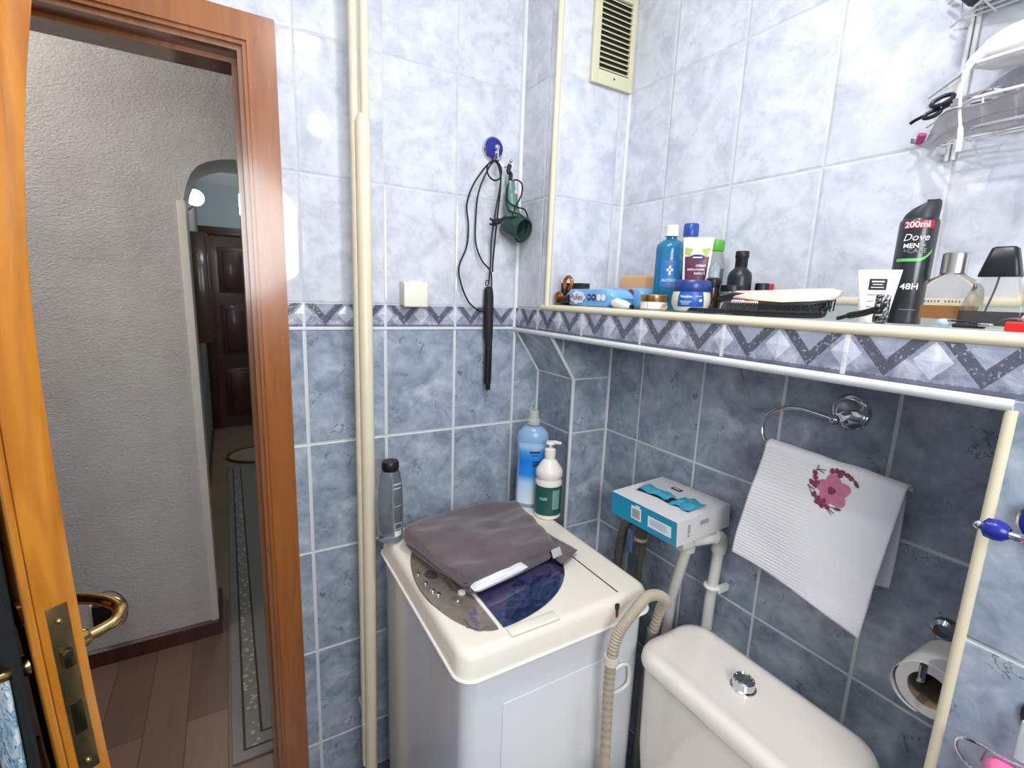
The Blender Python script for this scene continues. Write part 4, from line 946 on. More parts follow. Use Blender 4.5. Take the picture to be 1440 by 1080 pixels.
cords = [[hk, (-.135, -.045, .435), (-.165, -.03, .385), (-.178, -.02, .335), (-.172, -.02, .28), (-.176, -.02, .225), (-.198, -.02, .17), (-.192, -.02, .125), (-.168, -.02, .075), (-.140, -.024, .052), (-.117, -.028, .045)],
         [hk, (-.128, -.045, .43), (-.148, -.03, .37), (-.150, -.02, .30), (-.148, -.02, .235), (-.128, -.02, .19), (-.100, -.022, .16), (-.095, -.022, .11), (-.094, -.022, .06), (-.090, -.022, .01)],
         [hk, (-.100, -.05, .44), (-.092, -.05, .40), (-.098, -.04, .33), (-.104, -.03, .25), (-.105, -.03, .18), (-.110, -.03, .125)],
         [(-.118, -.055, .45), (-.098, -.05, .446), (-.090, -.05, .43), (-.094, -.05, .41), (-.112, -.05, .402), (-.130, -.05, .413), (-.134, -.05, .433), (-.124, -.052, .447), (-.108, -.054, .451), (-.095, -.052, .435), (-.090, -.048, .39), (-.094, -.04, .30), (-.097, -.03, .20), (-.096, -.026, .16)]]
m = MB()
for cdp in cords: m.tube(cdp, .0023, 8, sub=7)
obj('power_cord', m, CBL, t)

# ------------------------------------------------------------------ things on the shelf
S = SH + .0004
def cylthing(name, c, prof, mt, label, cat, part='bottle_body'):
    t = thing(name, c, label, cat); obj(part, MB().lathe(c, prof, 36, cap=False), mt, t); return t
# hair-claw box at the far end
t = thing('gift_box', (.05, -.245, S), 'small black box with amber ribbon loops at the shelf far end', 'box')
obj('carton', MB().box((.030, -.275, S), (.060, -.190, S+.058)), mat('black_card', '2a2623', .6), t)
AMB = mat('amber_plastic', 'b0690c', .15, var=.3, scale=120, trans=.3)
t = thing('hair_claw', (.015, -.235, S), 'glossy amber tortoiseshell hair claw leaning on the black box', 'hair clip')
m = MB()
for (cx_, cy_, cz_, r_) in ((.022, -.232, S+.058, .016), (.014, -.205, S+.018, .014)):
    m.tube([(cx_, cy_+r_*math.cos(a), cz_+r_*math.sin(a)) for a in [PI*2*i/24 for i in range(24)]], .0048, 10, closed=True)
obj('claw_arms', m, AMB, t)
obj('claw_teeth', MB().tube([(.016, -.205, S+.012), (.016, -.255, S+.018)], .011, 12).tube([(.018, -.225, S+.02), (.02, -.235, S+.05)], .005, 8), mat('dark_tortoiseshell', '2d1a0c', .2, var=.4), t)
# wet wipes
def wipes(name, x0, x1, y0, y1, h, label, front, rot=0):
    t = thing(name, ((x0+x1)/2, (y0+y1)/2, S), label, 'wet wipes', 'wet wipes packs on the shelf')
    cx_, cy_ = (x0+x1)/2, (y0+y1)/2; hw, hl = abs(x1-x0)/2, abs(y1-y0)/2
    Rz = Matrix.Translation((cx_, cy_, S)) @ Matrix.Rotation(rot, 4, 'Z')
    bm_ = bmesh.new(); bmesh.ops.create_cube(bm_, size=1)
    bmesh.ops.subdivide_edges(bm_, edges=bm_.edges[:], cuts=7, use_grid_fill=True)
    for v in bm_.verts:
        x, y, z = v.co*2
        e = 1-.0*abs(y)**4; zf_ = h*.5*(1 + z*(1-.45*max(0, abs(y)-.75)/.25*1.0)*(1-.10*x*x))
        yy = y*hl*(1-.05*z*z*(abs(y) > .9)) ; xx = x*hw*(1-.12*max(0, abs(y)-.8)/.2) * (1-.06*z*z)
        wob = .0015*noise.noise(Vector((x*3, y*5, z*3)))
        v.co = Vector((xx+wob, yy, zf_+wob*.5))
    bmesh.ops.bevel(bm_, geom=[e for e in bm_.edges if e.is_boundary], offset=.001)
    mb = MB().bm(bm_, Rz)
    for sg_ in (-1, 1): mb.grid(8, 3, lambda a, b, sg_=sg_: Rz @ Vector(((a-.5)*2*hw*.85, sg_*(hl+b*.008), h*.5+.0015*math.sin(a*22))))
    p_ = obj('pack', mb, mat('light_blue_film', '74b4e6', .3, var=.08, scale=60, coat=.2), t, angle=70)
    return t, Rz, hw, hl
t, Rz, hw, hl = wipes('wet_wipes_pack', .012, .088, -.415, -.232, .044, 'light blue wet wipes pack at the front of the shelf', True)
fw = lambda off: (lambda a, b: Rz @ Vector((-hw-off, -a, b+.022)))
co = [(-.034+.030*math.cos(a)*(1+.07*math.cos(7*a)), .0155*math.sin(a)*(1+.08*math.cos(7*a))) for a in [2*PI*q_/56 for q_ in range(56)]]
cl = MB().add([fw(.0016)(-.034, 0)] + [fw(.0016)(*p_) for p_ in co], [(0, 1+q_, 1+(q_+1) % 56) for q_ in range(56)])
lb = obj('cloud_label', cl, mat('white_cloud_print', 'eef2f6', .4), t, smooth_=False)
obj('brand_text', textmesh('Pufies', lambda u, v: fw(.0048)(u-.034, v), .021, bold=.004), mat('purple_print', '3d2f63', .5), lb, smooth_=False, fix=False)
obj('violet_dots', merge(disc(fw(.0015), .0085, c=(.012, .001)), disc(fw(.0015), .0085, c=(.030, .001))), mat('violet_print', '4a3f8c', .5), lb, smooth_=False)
obj('white_dots', merge(disc(fw(.0015), .0080, c=(.048, .001)), disc(fw(.0015), .0080, c=(.065, .001)), patch(fw(.0026), .007, .002, c=(.012, .001)), patch(fw(.0026), .007, .002, c=(.030, .001))), mat('white_cloud_print', 'eef2f6', .4), lb, smooth_=False)
t, Rz2, hw2, hl2 = wipes('wet_wipes_pack', .105, .170, -.420, -.300, .050, 'blue and red wet wipes pack lying behind the front one', False)
fw2 = lambda a, b: Rz2 @ Vector((-hw2-.0015, -a, b+.03))
obj('red_print', disc(fw2, .012, c=(.020, .004)), mat('crimson_print', 'b3294a', .4), t, smooth_=False)
# tan soap box
t = tag(obj('soap_box', MB().rbox((.150, -.378, S), (.190, -.285, S+.083), .008), mat('tan_card', 'd9a878', .6, var=.04)), 'plain tan cardboard box behind the blue wet wipes', 'box')
# small white tube lying
t = thing('hand_cream', (.022, -.44, S), 'small white squeeze tube lying between wipes and gold-lidded jar', 'tube')
obj('tube_body', MB().tube([(.020, -.412, S+.011), (.020, -.425, S+.0115), (.020, -.452, S+.009), (.022, -.468, S+.006)], [.007, .0115, .0095, .005], 18), mat('soft_white_plastic', 'efe9e6', .35), t)
obj('cap', MB().tube([(.023, -.463, S+.0055), (.024, -.474, S+.005)], .005, 12), BLACK, t)
# jar with gold lid
c = (.038, -.522, S); az = CAM_AZ(c[0], c[1])
t = thing('cream_jar', c, 'squat clear jar with gold lid and white label', 'jar')
obj('jar_body', MB().lathe(c, [(0, 0), (.026, 0), (.0285, .003), (.0285, .017), (.027, .019), (0, .019)], 36, cap=False), mat('frosted_jar', 'd9d6cc', .2, trans=.3), t)
obj('lid', MB().lathe(c, [(.0285, .0185), (.029, .020), (.029, .031), (.0275, .033), (0, .033)], 36, cap=False), mat('gold_lid', 'b8965c', .25, .9), t)
lb = obj('label', patch(cyl_map(c, .0285, az), .070, .013, 20, 2, c=(0, .010)), mat('white_paper_label', 'ece8e0', .5), t)
m = patch(cyl_map(c, .0285, az, .0009), .0006, .014, 2, 2, c=(-.013, .010))
for i in range(3): m = merge(m, patch(cyl_map(c, .0285, az, .0009), .010, .0007, 4, 2, c=(.021, .013-i*.003)))
obj('label_print', m, mat('grey_print', '5b5b5e', .5), lb, smooth_=False)
# small clutter near the jar
t = thing('gold_ring', (.012, -.585, S), 'tiny gold hair tie lying before the petroleum jelly jar', 'hair tie')
obj('band', MB().tube([(.012+.007*math.sin(a)*.5, -.575+.007*math.cos(a), S+.006+.005*math.sin(a)) for a in [2*PI*i/18 for i in range(18)]], .0016, 8, closed=True), mat('gold_band', 'c79a5d', .3, .5), t)
# blue alcohol bottle
c = Vector((.112, -.488, S)); az = CAM_AZ(c.x, c.y) + .1
Ma = Matrix.Rotation(az+PI/2, 3, 'Z') @ Matrix.Diagonal((.92, .62, 1))
t = thing('alcohol_bottle', c, 'clear bottle of blue rubbing alcohol with white cap', 'bottle')
obj('bottle_body', MB().lathe(c, [(0, 0), (.031, 0), (.034, .004), (.034, .135), (.032, .145), (.022, .153), (.0125, .157), (.012, .165)], 40, M=Ma, cap=False), mat('blue_tinted_plastic', '2a86b0', .12, var=.05, trans=.35), t)
obj('cap', MB().lathe(c, [(.0145, .163), (.015, .167), (.0135, .169), (.0135, .185), (.012, .187), (0, .187)], 28, cap=False), WHITE_PL, t)
Rf = Matrix.Rotation(az+PI/2, 3, 'Z')
def af(off):
    def f(a, b):
        th = a/.034; p = Vector((.034*math.sin(th), -.034*.62*math.cos(th)-off, 0)); p = Rf @ p
        v = c + p + Vector((0, 0, b)); v2 = c - Vector((p.x, p.y, 0)) + Vector((0, 0, b))
        return v if (v.xy - Vector((-.76, -1.28))).length < (v2.xy - Vector((-.76, -1.28))).length else v2
    return f
lb = obj('label', MB().grid(14, 2, lambda a, b: af(.0008)((a-.5)*.042, .050+b*.060)), mat('blue_label', '1d6fb0', .4), t)
m = merge(patch(af(.0016), .004, .020, 2, 2, c=(0, .088)), patch(af(.0016), .014, .005, 4, 2, c=(0, .089)))
obj('cross_print', m, mat('white_print_c', 'dfe6ea', .5), lb, smooth_=False)
obj('red_print', merge(patch(af(.0017), .022, .0022, 6, 2, c=(0, .105)), patch(af(.002), .004, .005, 2, 2, c=(0, .089)), patch(af(.0017), .018, .0018, 6, 2, c=(0, .056))), mat('red_print', 'b0504e', .5), lb, smooth_=False)
obj('label_text', textmesh('ALCOOL', lambda u, v: af(.0017)(u, v+.066), .0085, bold=.01), mat('white_print_c', 'dfe6ea', .5), lb, smooth_=False, fix=False)
# bottle with blue cap behind
c = Vector((.185, -.478, S))
t = thing('blue_capped_bottle', c, 'bottle with dark blue cap half hidden behind the alcohol bottle', 'bottle')
obj('bottle_body', MB().lathe(c, [(0, 0), (.024, 0), (.026, .004), (.026, .14), (.018, .160), (.015, .165), (.015, .172)], 32, cap=False), mat('clear_blue_tint', 'b8cddc', .1, trans=.7), t)
obj('cap', MB().lathe(c, [(.0165, .170), (.0172, .174), (.017, .196), (.015, .199), (0, .199)], 32, cap=False), mat('royal_blue_cap', '24499c', .3), t)
# petroleum jelly jar
c = Vector((.045, -.613, S)); az = CAM_AZ(c.x, c.y)
t = thing('petroleum_jelly_jar', c, 'round petroleum jelly jar with navy lid and blue label', 'jar')
obj('jar_body', MB().lathe(c, [(0, 0), (.022, 0), (.031, .004), (.0365, .016), (.0372, .026), (.0350, .040), (.034, .042)], 40, cap=False, sy=1), mat('pale_yellow_jelly', 'd9d8bf', .25, var=.02, sub=.1), t)
obj('lid', MB().lathe(c, [(.0352, .040), (.0366, .043), (.0366, .058), (.034, .062), (.030, .063), (0, .063)], 40, cap=False), mat('navy_lid', '26407e', .3), t)
def jf(off):
    def f(a, b):
        h = b + .0255; r = .0372 - 9.*(h-.026)**2
        th = az + a/.037; return Vector((c.x+(r+off)*math.cos(th), c.y+(r+off)*math.sin(th), c.z+h))
    return f
lb = obj('label', MB().grid(16, 6, lambda a, b: jf(.0006)((a-.5)*.050*(1-.15*(b-.5)), (b-.5)*.029)), mat('blue_oval_label', '1f56a8', .35), t)
obj('label_rim', disc(jf(.0010), .011, 24, c=(-.009, .005), sx=1.0, sy=.5), mat('light_blue_print', '2f6fc4', .35), lb, smooth_=False)
obj('brand_text', textmesh('Vaseline', lambda u, v: jf(.0016)(u-.009, v+.005), .0066, bold=.015), mat('white_print_d', 'eef2f6', .5), lb, smooth_=False, fix=False)
m = MB()
for i in range(3): m = merge(m, patch(jf(.0012), .022-.004*i, .0008, 4, 2, c=(-.010, -.004-i*.0028)))
m = merge(m, patch(jf(.0012), .012, .0008, 4, 2, c=(.014, .006)), disc(jf(.0012), .003, 12, c=(.018, -.002)))
obj('label_print', m, mat('white_print_d', 'eef2f6', .5), lb, smooth_=False)
# depilatory cream tube
c = Vector((.098, -.574, S)); az = CAM_AZ(c.x, c.y)
t = thing('hair_removal_tube', c, 'upright white and maroon cream tube with grapes printed on top', 'tube')
fr_ = Vector((math.cos(az), math.sin(az), 0)); rt_ = Vector((-math.sin(az), math.cos(az), 0))*1
def tubegrid(c, w0, w1, d0, h0, h1, ln=.0):
    def f(s, t_):
        a = 2*PI*s; k_ = t_; hw_ = (w0+(w1-w0)*k_)/2; hd_ = max(.0008, d0*(1-k_**1.5)/2)
        return c + rt_*hw_*math.cos(a) + fr_*hd_*math.sin(a) + Vector((0, 0, h0+(h1-h0)*t_)) - fr_*ln*t_
    return f
bodyM = MB().grid(37, 14, tubegrid(c, .046, .060, .030, .020, .153)); obj('tube_body', bodyM, mat('white_tube_plastic', 'f0edf0', .3), t)
obj('cap', MB().lathe(c, [(0, 0), (.020, 0), (.0215, .003), (.0215, .018), (.0195, .021), (0, .021)], 28, cap=False), WHITE_PL, t)
def tf(off, kk=None):
    def f(a, b):      # a to the viewer's right, b height above the shelf
        k_ = (b-.020)/.133; hd_ = max(.0008, .030*(1-k_**1.5)/2); hw_ = (.046+.014*k_)/2; q = max(-1, min(1, a/hw_))
        return c - rt_*a*-1 + fr_*(hd_*math.sqrt(1-q*q)+off) + Vector((0, 0, b))
    return f
# rt_ points to the viewer's right if the cross product says so
sgnr = 1 if rt_.cross(Vector((0, 0, 1))).dot(fr_) > 0 else -1
def TF(off): 
    g = tf(off); return lambda a, b: g(a*sgnr, b)
MAR = mat('maroon_print', '5e2a40', .35, var=.08)
lb = obj('maroon_label', MB().grid(14, 6, lambda a, b: TF(.0006)((a-.5)*(.040+.008*b), .062+b*.052)), MAR, t)
obj('lower_label', MB().grid(14, 3, lambda a, b: TF(.0007)((a-.5)*.040, .053+b*.010)), mat('plum_grey_print', '8c6b80', .4), lb)
m = MB()
for (a, b, r) in ((-.020, .122, .005), (-.014, .127, .0045), (-.021, .129, .004), (-.016, .119, .004), (.018, .122, .005), (.013, .127, .0042), (.021, .128, .0045), (.017, .117, .004)): m = merge(m, disc(TF(.0010), r, 12, c=(a, b)))
obj('grape_print', m, mat('grape_green', 'a8b04a', .4), lb, smooth_=False)
obj('flesh_dot', disc(TF(.0012), .006, 16, c=(-.002, .058)), mat('orange_print', 'd99a3a', .4), lb, smooth_=False)
obj('purple_badge', merge(disc(TF(.0012), .0155, 24, c=(.001, .112), sx=1, sy=.42)), mat('deep_purple_print', '3c2566', .35), lb, smooth_=False)
m = textmesh('CREMĂ', lambda u, v: TF(.0012)(u+.009, v+.095), .0062, bold=.012)
m = merge(m, textmesh('DEPILATOARE', lambda u, v: TF(.0012)(u+.000, v+.087), .0054, bold=.01), textmesh('RAPIDĂ', lambda u, v: TF(.0012)(u+.008, v+.079), .0062, bold=.012), patch(TF(.0018), .018, .0022, c=(.001, .112)))
obj('label_text', m, mat('white_print_e', 'f3f1f4', .5), lb, smooth_=False, fix=False)
# green-capped bottle
c = Vector((.185, -.548, S))
t = thing('green_capped_bottle', c, 'clear bottle with lime green cap and dark green liquid', 'bottle')
obj('bottle_body', MB().lathe(c, [(0, 0), (.022, 0), (.024, .003), (.024, .105), (.020, .122), (.018, .128), (.018, .134)], 32, cap=False), mat('clear_glass_b', 'd5ddd8', .05, trans=.85, ior=1.3), t)
obj('liquid', MB().lathe(c, [(0, .002), (.0215, .003), (.0215, .095), (0, .095)], 28, cap=False), mat('dark_green_liquid', '1f4a3a', .2), t)
obj('cap', MB().lathe(c, [(.0185, .133), (.0200, .136), (.0200, .154), (.017, .157), (0, .157)], 32, cap=False), mat('lime_green_cap', '4fae2a', .35), t)
# small clear vial with dark base
c = Vector((.080, -.634, S))
t = thing('serum_vial', c, 'slim vial with clear dome cap and black collar', 'bottle')
obj('bottle_body', MB().lathe(c, [(0, 0), (.0115, 0), (.0125, .003), (.0125, .050), (.010, .053)], 24, cap=False), mat('brown_glass', '3b2a22', .15), t)
obj('collar', MB().lathe(c, [(.0125, .050), (.0135, .053), (.0135, .066), (.0095, .070)], 24, cap=False), BLACK, t)
obj('dome_cap', MB().lathe(c, [(.0105, .067), (.0105, .088), (.008, .093), (0, .094)], 24, cap=False), mat('clear_plastic_cap', 'c9d3d6', .08, trans=.6), t)
# black jar with pale label
c = Vector((.092, -.669, S)); az = CAM_AZ(c.x, c.y)
t = thing('black_lidded_jar', c, 'clear jar with black lid and white printed label', 'jar')
obj('jar_body', MB().lathe(c, [(0, 0), (.018, 0), (.021, .003), (.021, .040), (.0185, .044)], 30, cap=False), mat('grey_clear_jar', '6d7076', .12, trans=.3), t)
obj('lid', MB().lathe(c, [(.0190, .042), (.0200, .043), (.0200, .054), (.019, .055), (0, .055)], 30, cap=False), BLACK, t)
lb = obj('label', patch(cyl_map(c, .021, az), .042, .030, 14, 2, c=(0, .020)), mat('pale_grey_label', 'd6d6d8', .5), t)
m = patch(cyl_map(c, .021, az, .0009), .012, .0045, 4, 2, c=(-.012, .028))
for i in range(4): m = merge(m, patch(cyl_map(c, .021, az, .0009), .018-(i % 2)*.005, .0010, 4, 2, c=(.002, .021-i*.0035)))
obj('label_print', m, BLACK, lb, smooth_=False)
obj('yellow_print', patch(cyl_map(c, .021, az, .0010), .010, .004, 4, 2, c=(-.013, .0075)), mat('yellow_print', 'd2b73a', .5), lb, smooth_=False)
# tall black bottle
c = Vector((.165, -.632, S))
t = thing('black_bottle', c, 'tall matte black bottle with ribbed screw cap', 'bottle')
obj('bottle_body', MB().lathe(c, [(0, 0), (.021, 0), (.0235, .004), (.0235, .074), (.021, .084), (.013, .092), (.011, .096)], 36, cap=False), mat('black_bottle_plastic', '1d2126', .35), t)
obj('cap', MB().lathe(c, [(.011, .092), (.0120, .095), (.0120, .112), (.0132, .114), (.0132, .125), (.012, .127), (0, .127)], 32, cap=False), mat('black_cap_plastic', '17181a', .45), t)
c = Vector((.190, -.668, S)); cylthing('black_tube', c, [(0, 0), (.013, 0), (.0135, .002), (.0135, .060), (.0125, .063), (0, .063)], BLACK, 'short black capped tube behind the hairbrush handle', 'tube', 'tube_body')
c = Vector((.205, -.672, S)); t = cylthing('nail_polish', c, [(0, 0), (.012, 0), (.012, .030), (.007, .034), (.006, .034)], mat('clear_polish_glass', 'e0c8cc', .1, trans=.5), 'little bottle with bright crimson cap by the wall', 'nail polish')
obj('cap', MB().lathe(c, [(.0095, .032), (.0105, .034), (.0105, .061), (.009, .063), (0, .063)], 24, cap=False), mat('crimson_cap', 'c8163c', .3), t)

# hair brush: paddle, black bristles, rose-gold back
t = thing('paddle_brush', (.07, -.80, S), 'large black paddle hairbrush with rose cream back, lying bristles forward', 'hairbrush')
RG = mat('rose_cream_plastic', 'e6cfc0', .3, var=.03)
def bk(mb, rows, name=None):
    n = 16; vs = []
    for (y, x, z, wx, wz, tl) in rows:
        y = -.60 + (y+.60)*.93; z = S + (z-S)*.90
        for i in range(n):
            a = 2*PI*i/n; u = wx*math.cos(a); v = wz*math.sin(a)
            vs.append((x+u*math.cos(tl)-v*math.sin(tl), y, z+u*math.sin(tl)+v*math.cos(tl)))
    fs = [(k*n+i, k*n+(i+1) % n, (k+1)*n+(i+1) % n, (k+1)*n+i) for k in range(len(rows)-1) for i in range(n)]
    fs += [tuple(range(n)), tuple((len(rows)-1)*n+i for i in range(n))]
    return mb.add(vs, fs)
tl = 1.25
m = bk(MB(), [(-.690, .070, S+.040, .004, .004, tl), (-.70, .070, S+.041, .014, .006, .4), (-.76, .070, S+.040, .026, .006, .35), (-.82, .070, S+.041, .034, .0065, .35), (-.87, .070, S+.043, .030, .0065, .35), (-.893, .070, S+.043, .018, .005, .35), (-.897, .070, S+.043, .003, .003, .35)])
obj('back', m, RG, t, angle=70)
m = bk(MB(), [(-.715, .066, S+.034, .010, .004, .35), (-.76, .066, S+.033, .026, .005, .35), (-.82, .066, S+.034, .033, .005, .35), (-.87, .066, S+.036, .029, .005, .35), (-.89, .066, S+.037, .015, .004, .35)])
obj('cushion', m, BLACKM, t, angle=70)
m = bk(MB(), [(-.662, .070, S+.030, .004, .004, 0), (-.668, .070, S+.031, .008, .006, 0), (-.685, .069, S+.034, .010, .007, 0), (-.70, .066, S+.037, .011, .008, 0), (-.735, .068, S+.038, .010, .006, 0)])
obj('handle', m, BLACK, t, angle=70)
m = MB()
for i in range(20):
    for j in range(5):
        y = -.715-.0078*i; x = .046+.010*j
        m.tube([(x, y, S+.027+.003*j), (x-.003, y, S+.006+.002*j)], .0011, 5)
obj('bristles', m, BLACK, t)
o_ = m
# second black brush / comb lying beneath at the front
t = thing('black_comb', (.02, -.80, S), 'long black comb with upturned end lying along the shelf edge', 'comb')
obj('comb_spine', MB().tube([(.022, -.620, S+.006), (.022, -.70, S+.006), (.022, -.80, S+.006), (.022, -.872, S+.008), (.024, -.878, S+.014), (.026, -.888, S+.022)], [.004]*8+[.0058]*14+[.003]*10, 10, sub=6), BLACK, t)
m = MB()
for i in range(44): m.tube([(.022, -.700-.0039*i, S+.008), (.034, -.700-.0039*i, S+.022)], .0012, 4)
obj('comb_teeth', m, BLACK, t)
t = thing('hair_slide', (.03, -.73, S), 'small beige hair slide with white comb teeth under the hairbrush', 'hair clip')
obj('slide_body', MB().rbox((.034, -.763, S+.004), (.040, -.735, S+.026), .004), mat('beige_plastic', 'd6b49c', .35), t)
m = MB()
for i in range(6): m.rbox((.034, -.712-.0038*i, S+.003), (.038, -.7145-.0038*i, S+.026), .0006, 1)
m.rbox((.034, -.712, S+.022), (.038, -.737, S+.027), .001)
obj('slide_teeth', m, mat('ivory_plastic', 'ece4da', .35), t)

# mini white tube with black label
c = Vector((.062, -.929, S)); az = CAM_AZ(c.x, c.y)
t = thing('mini_cream_tube', c, 'small white upright tube with black square label beside the spray can', 'tube')
fr_ = Vector((math.cos(az), math.sin(az), 0)); rt_ = Vector((-math.sin(az), math.cos(az), 0)); sgnr = 1 if rt_.cross(Vector((0, 0, 1))).dot(fr_) > 0 else -1
obj('tube_body', MB().grid(33, 12, lambda s, k_: c + rt_*((.036+.016*k_)/2)*math.cos(2*PI*s) + fr_*max(.0007, .022*(1-k_**1.6)/2)*math.sin(2*PI*s) + Vector((0, 0, .010+.066*k_))), mat('white_tube_plastic', 'f0edf0', .3), t)
obj('cap', MB().lathe(c, [(0, 0), (.016, 0), (.017, .002), (.017, .010), (.0155, .012), (0, .012)], 28, cap=False), WHITE_PL, t)
def mf(off, c=c, rt_=rt_, fr_=fr_, sg=sgnr):
    def f(a, b):
        k_ = (b-.010)/.066; hd_ = max(.0007, .022*(1-max(0, k_)**1.6)/2); q = max(-1, min(1, a/((.036+.016*k_)/2)))
        return c + rt_*a*sg + fr_*(hd_*math.sqrt(1-q*q)+off) + Vector((0, 0, b))
    return f
lb = obj('label', MB().grid(6, 4, lambda a, b: mf(.0007)((a-.5)*.021, .047+b*.016)), mat('black_label', '22262a', .4), t)
m = MB()
for i, w_ in enumerate((.015, .012, .015)): m = merge(m, patch(mf(.0014), w_, .0012 if i else .0022, 4, 2, c=(0, .059-i*.0042)))
obj('label_print', m, mat('white_print_f', 'cfd3d6', .5), lb, smooth_=False)
m = MB()
for i, (w_, cx_) in enumerate(((.022, 0), (.008, -.006), (.008, .006), (.008, -.006), (.008, .006))): m = merge(m, patch(mf(.0010), w_, .0012, 4, 2, c=(cx_, (.040, .031, .031, .023, .023)[i])))
obj('tube_print', m, mat('grey_print_b', '7b7d80', .5), lb, smooth_=False)

# deodorant
c = Vector((.110, -.948, S)); az = CAM_AZ(c.x, c.y); RD = .0232
t = thing('deodorant_can', c, 'tall black deodorant spray can with red band and green stripe', 'spray can')
DB = mat('charcoal_can', '23282c', .3, var=.03, coat=.3)
obj('can_body', MB().lathe(c, [(0, 0), (RD-.001, 0), (RD, .003), (RD, .143), (RD-.001, .147), (.0205, .149)], 40, cap=False), DB, t)
n = 32; vs = []; fr_ = Vector((math.cos(az), math.sin(az), 0)); rt_ = Vector((0, 0, 1)).cross(fr_)
rows = [(0, 1.0), (.35, .99), (.65, .95), (.88, .86), (.98, .70), (1.0, .0)]
for (h_, r_) in rows:
    for i in range(n):
        a = 2*PI*i/n; p = rt_*math.cos(a) + fr_*math.sin(a); q = (math.cos(a)+1)/2     # q: 1 at the viewer's right
        ht_ = .013 + .016*q**.6
        vs.append(c + p*.0205*r_ + rt_*(.004*(h_**2)) + Vector((0, 0, .147 + ht_*h_)))
fs = [(k_*n+i, k_*n+(i+1) % n, (k_+1)*n+(i+1) % n, (k_+1)*n+i) for k_ in range(len(rows)-1) for i in range(n)]
obj('spray_cap', MB().add(vs, fs), mat('charcoal_cap', '2a2e32', .45), t)
cm = lambda off: cyl_map(c, RD, az, off)
bd = obj('red_band', patch(cm(.0005), .036, .0105, 16, 2, c=(0, .1395)), mat('red_band_print', 'b81c38', .35), t)
obj('volume_text', textmesh('200ml', lambda u, v: cm(.0012)(u-.002, v+.1390), .0115, bold=.02), mat('white_print_g', 'f0f0f2', .5), bd, smooth_=False, fix=False)
m = merge(textmesh('Dove', lambda u, v: cm(.0010)(u-.001, v+.1215), .0135, shear=.25), textmesh('MEN', lambda u, v: cm(.0010)(u-.005, v+.1100), .0088, bold=.02))
obj('brand_text', m, mat('white_print_g', 'f0f0f2', .5), t, smooth_=False, fix=False)
obj('small_text', merge(textmesh('+CARE', lambda u, v: cm(.0010)(u, v+.1030), .0088), patch(cm(.001), .006, .002, c=(.008, .1105)), patch(cm(.001), .020, .0006, 6, 2, c=(.003, .0205))), mat('grey_print_c', '8c9296', .5), t, smooth_=False, fix=False)
obj('green_stripe', MB().grid(18, 2, lambda a, b: cm(.0007)((a-.5)*.042, .0885+b*.0042+(.010*max(0, a-.6)**2*8))), mat('green_stripe_print', '63c068', .35), t)
obj('hours_text', textmesh('48H', lambda u, v: cm(.0010)(u+.001, v+.0530), .0120, bold=.015), mat('white_print_g', 'f0f0f2', .5), t, smooth_=False, fix=False)

# black and marbled hair clip in front
t = thing('barrette', (.018, -.94, S), 'black and grey marbled hair barrette standing before the spray can', 'hair clip')
k = N('marbled_grey_black'); tc = k.n('ShaderNodeTexCoord').outputs['Object']
k.l(k.ramp(k.noise(tc, 110, 3, .6, 1.5), [(.42, L('1a1a1c')), (.52, L('6b6c70')), (.62, L('c7c9cc'))]), k.b.inputs['Base Color']); k.b.inputs['Roughness'].default_value = .15
obj('clip_plate', MB().rbox((.012, -.967, S), (.020, -.949, S+.040), .005, 3), k.m, t)
obj('lever', MB().tube([(.014, -.905, S+.004), (.013, -.920, S+.009), (.012, -.940, S+.014), (.012, -.955, S+.020)], [.003]*5+[.0048]*12, 10, sub=6), BLACK, t)

# perfume bottles
GL = mat('perfume_glass', 'e8e6e2', .03, trans=.95, ior=1.2)
def pf_box(c, wx, wy, prof_, name, mt, t, rot):
    """bottle body lofted from rounded rectangles (half widths along y and x) at heights"""
    R_ = Matrix.Rotation(rot, 3, 'Z'); m = MB(); rings = []
    for (h_, sy_, sx_) in prof_:
        rings.append([c + R_ @ Vector((p[0], p[1], 0)) + Vector((0, 0, h_)) for p in rrect(-sx_, sx_, -sy_, sy_, min(sx_, sy_)*.45, 4)])
    return obj(name, loft(m, rings), mt, t, angle=50)
c = Vector((.110, -.997, S)); rot = -.12
t = thing('perfume_bottle', c, 'clear perfume bottle with silver cap and amber liquid', 'perfume')
pf_box(c, 0, 0, [(0, .034, .015), (.003, .036, .016), (.040, .036, .016), (.052, .034, .0155), (.062, .026, .014), (.068, .015, .011), (.072, .011, .010)], 'glass_body', GL, t, rot)
pf_box(c, 0, 0, [(.010, .030, .011), (.028, .030, .011)], 'perfume_liquid', mat('amber_perfume', 'c97a14', .1, var=.1, trans=.2), t, rot)
obj('cap', MB().lathe(c, [(.013, .070), (.0145, .072), (.0145, .098), (.013, .0995), (0, .0995)], 32, cap=False), mat('brushed_silver', 'c4c3c0', .28, .95), t)
Rp = Matrix.Rotation(rot, 3, 'Z'); m = MB()
for i, ww in enumerate((.003, .0035, .003, .003, .0035, 0, .003, .0035, .003, .003, .0025)):
    if ww:
        u0 = -.020+i*.0040
        m.add([c + Rp @ Vector((-.0166, -(u0), 0)) + Vector((0, 0, .0320)), c + Rp @ Vector((-.0166, -(u0+ww*.7), 0)) + Vector((0, 0, .0320)), c + Rp @ Vector((-.0166, -(u0+ww*.7), 0)) + Vector((0, 0, .0350)), c + Rp @ Vector((-.0166, -(u0), 0)) + Vector((0, 0, .0350))], [(0, 1, 2, 3)])
obj('glass_print', m, mat('grey_glass_print', '6c6a68', .5), t, smooth_=False)
c = Vector((.105, -1.047, S)); rot = .10
t = thing('perfume_bottle', c, 'tapered clear perfume bottle with angular black cap', 'perfume')
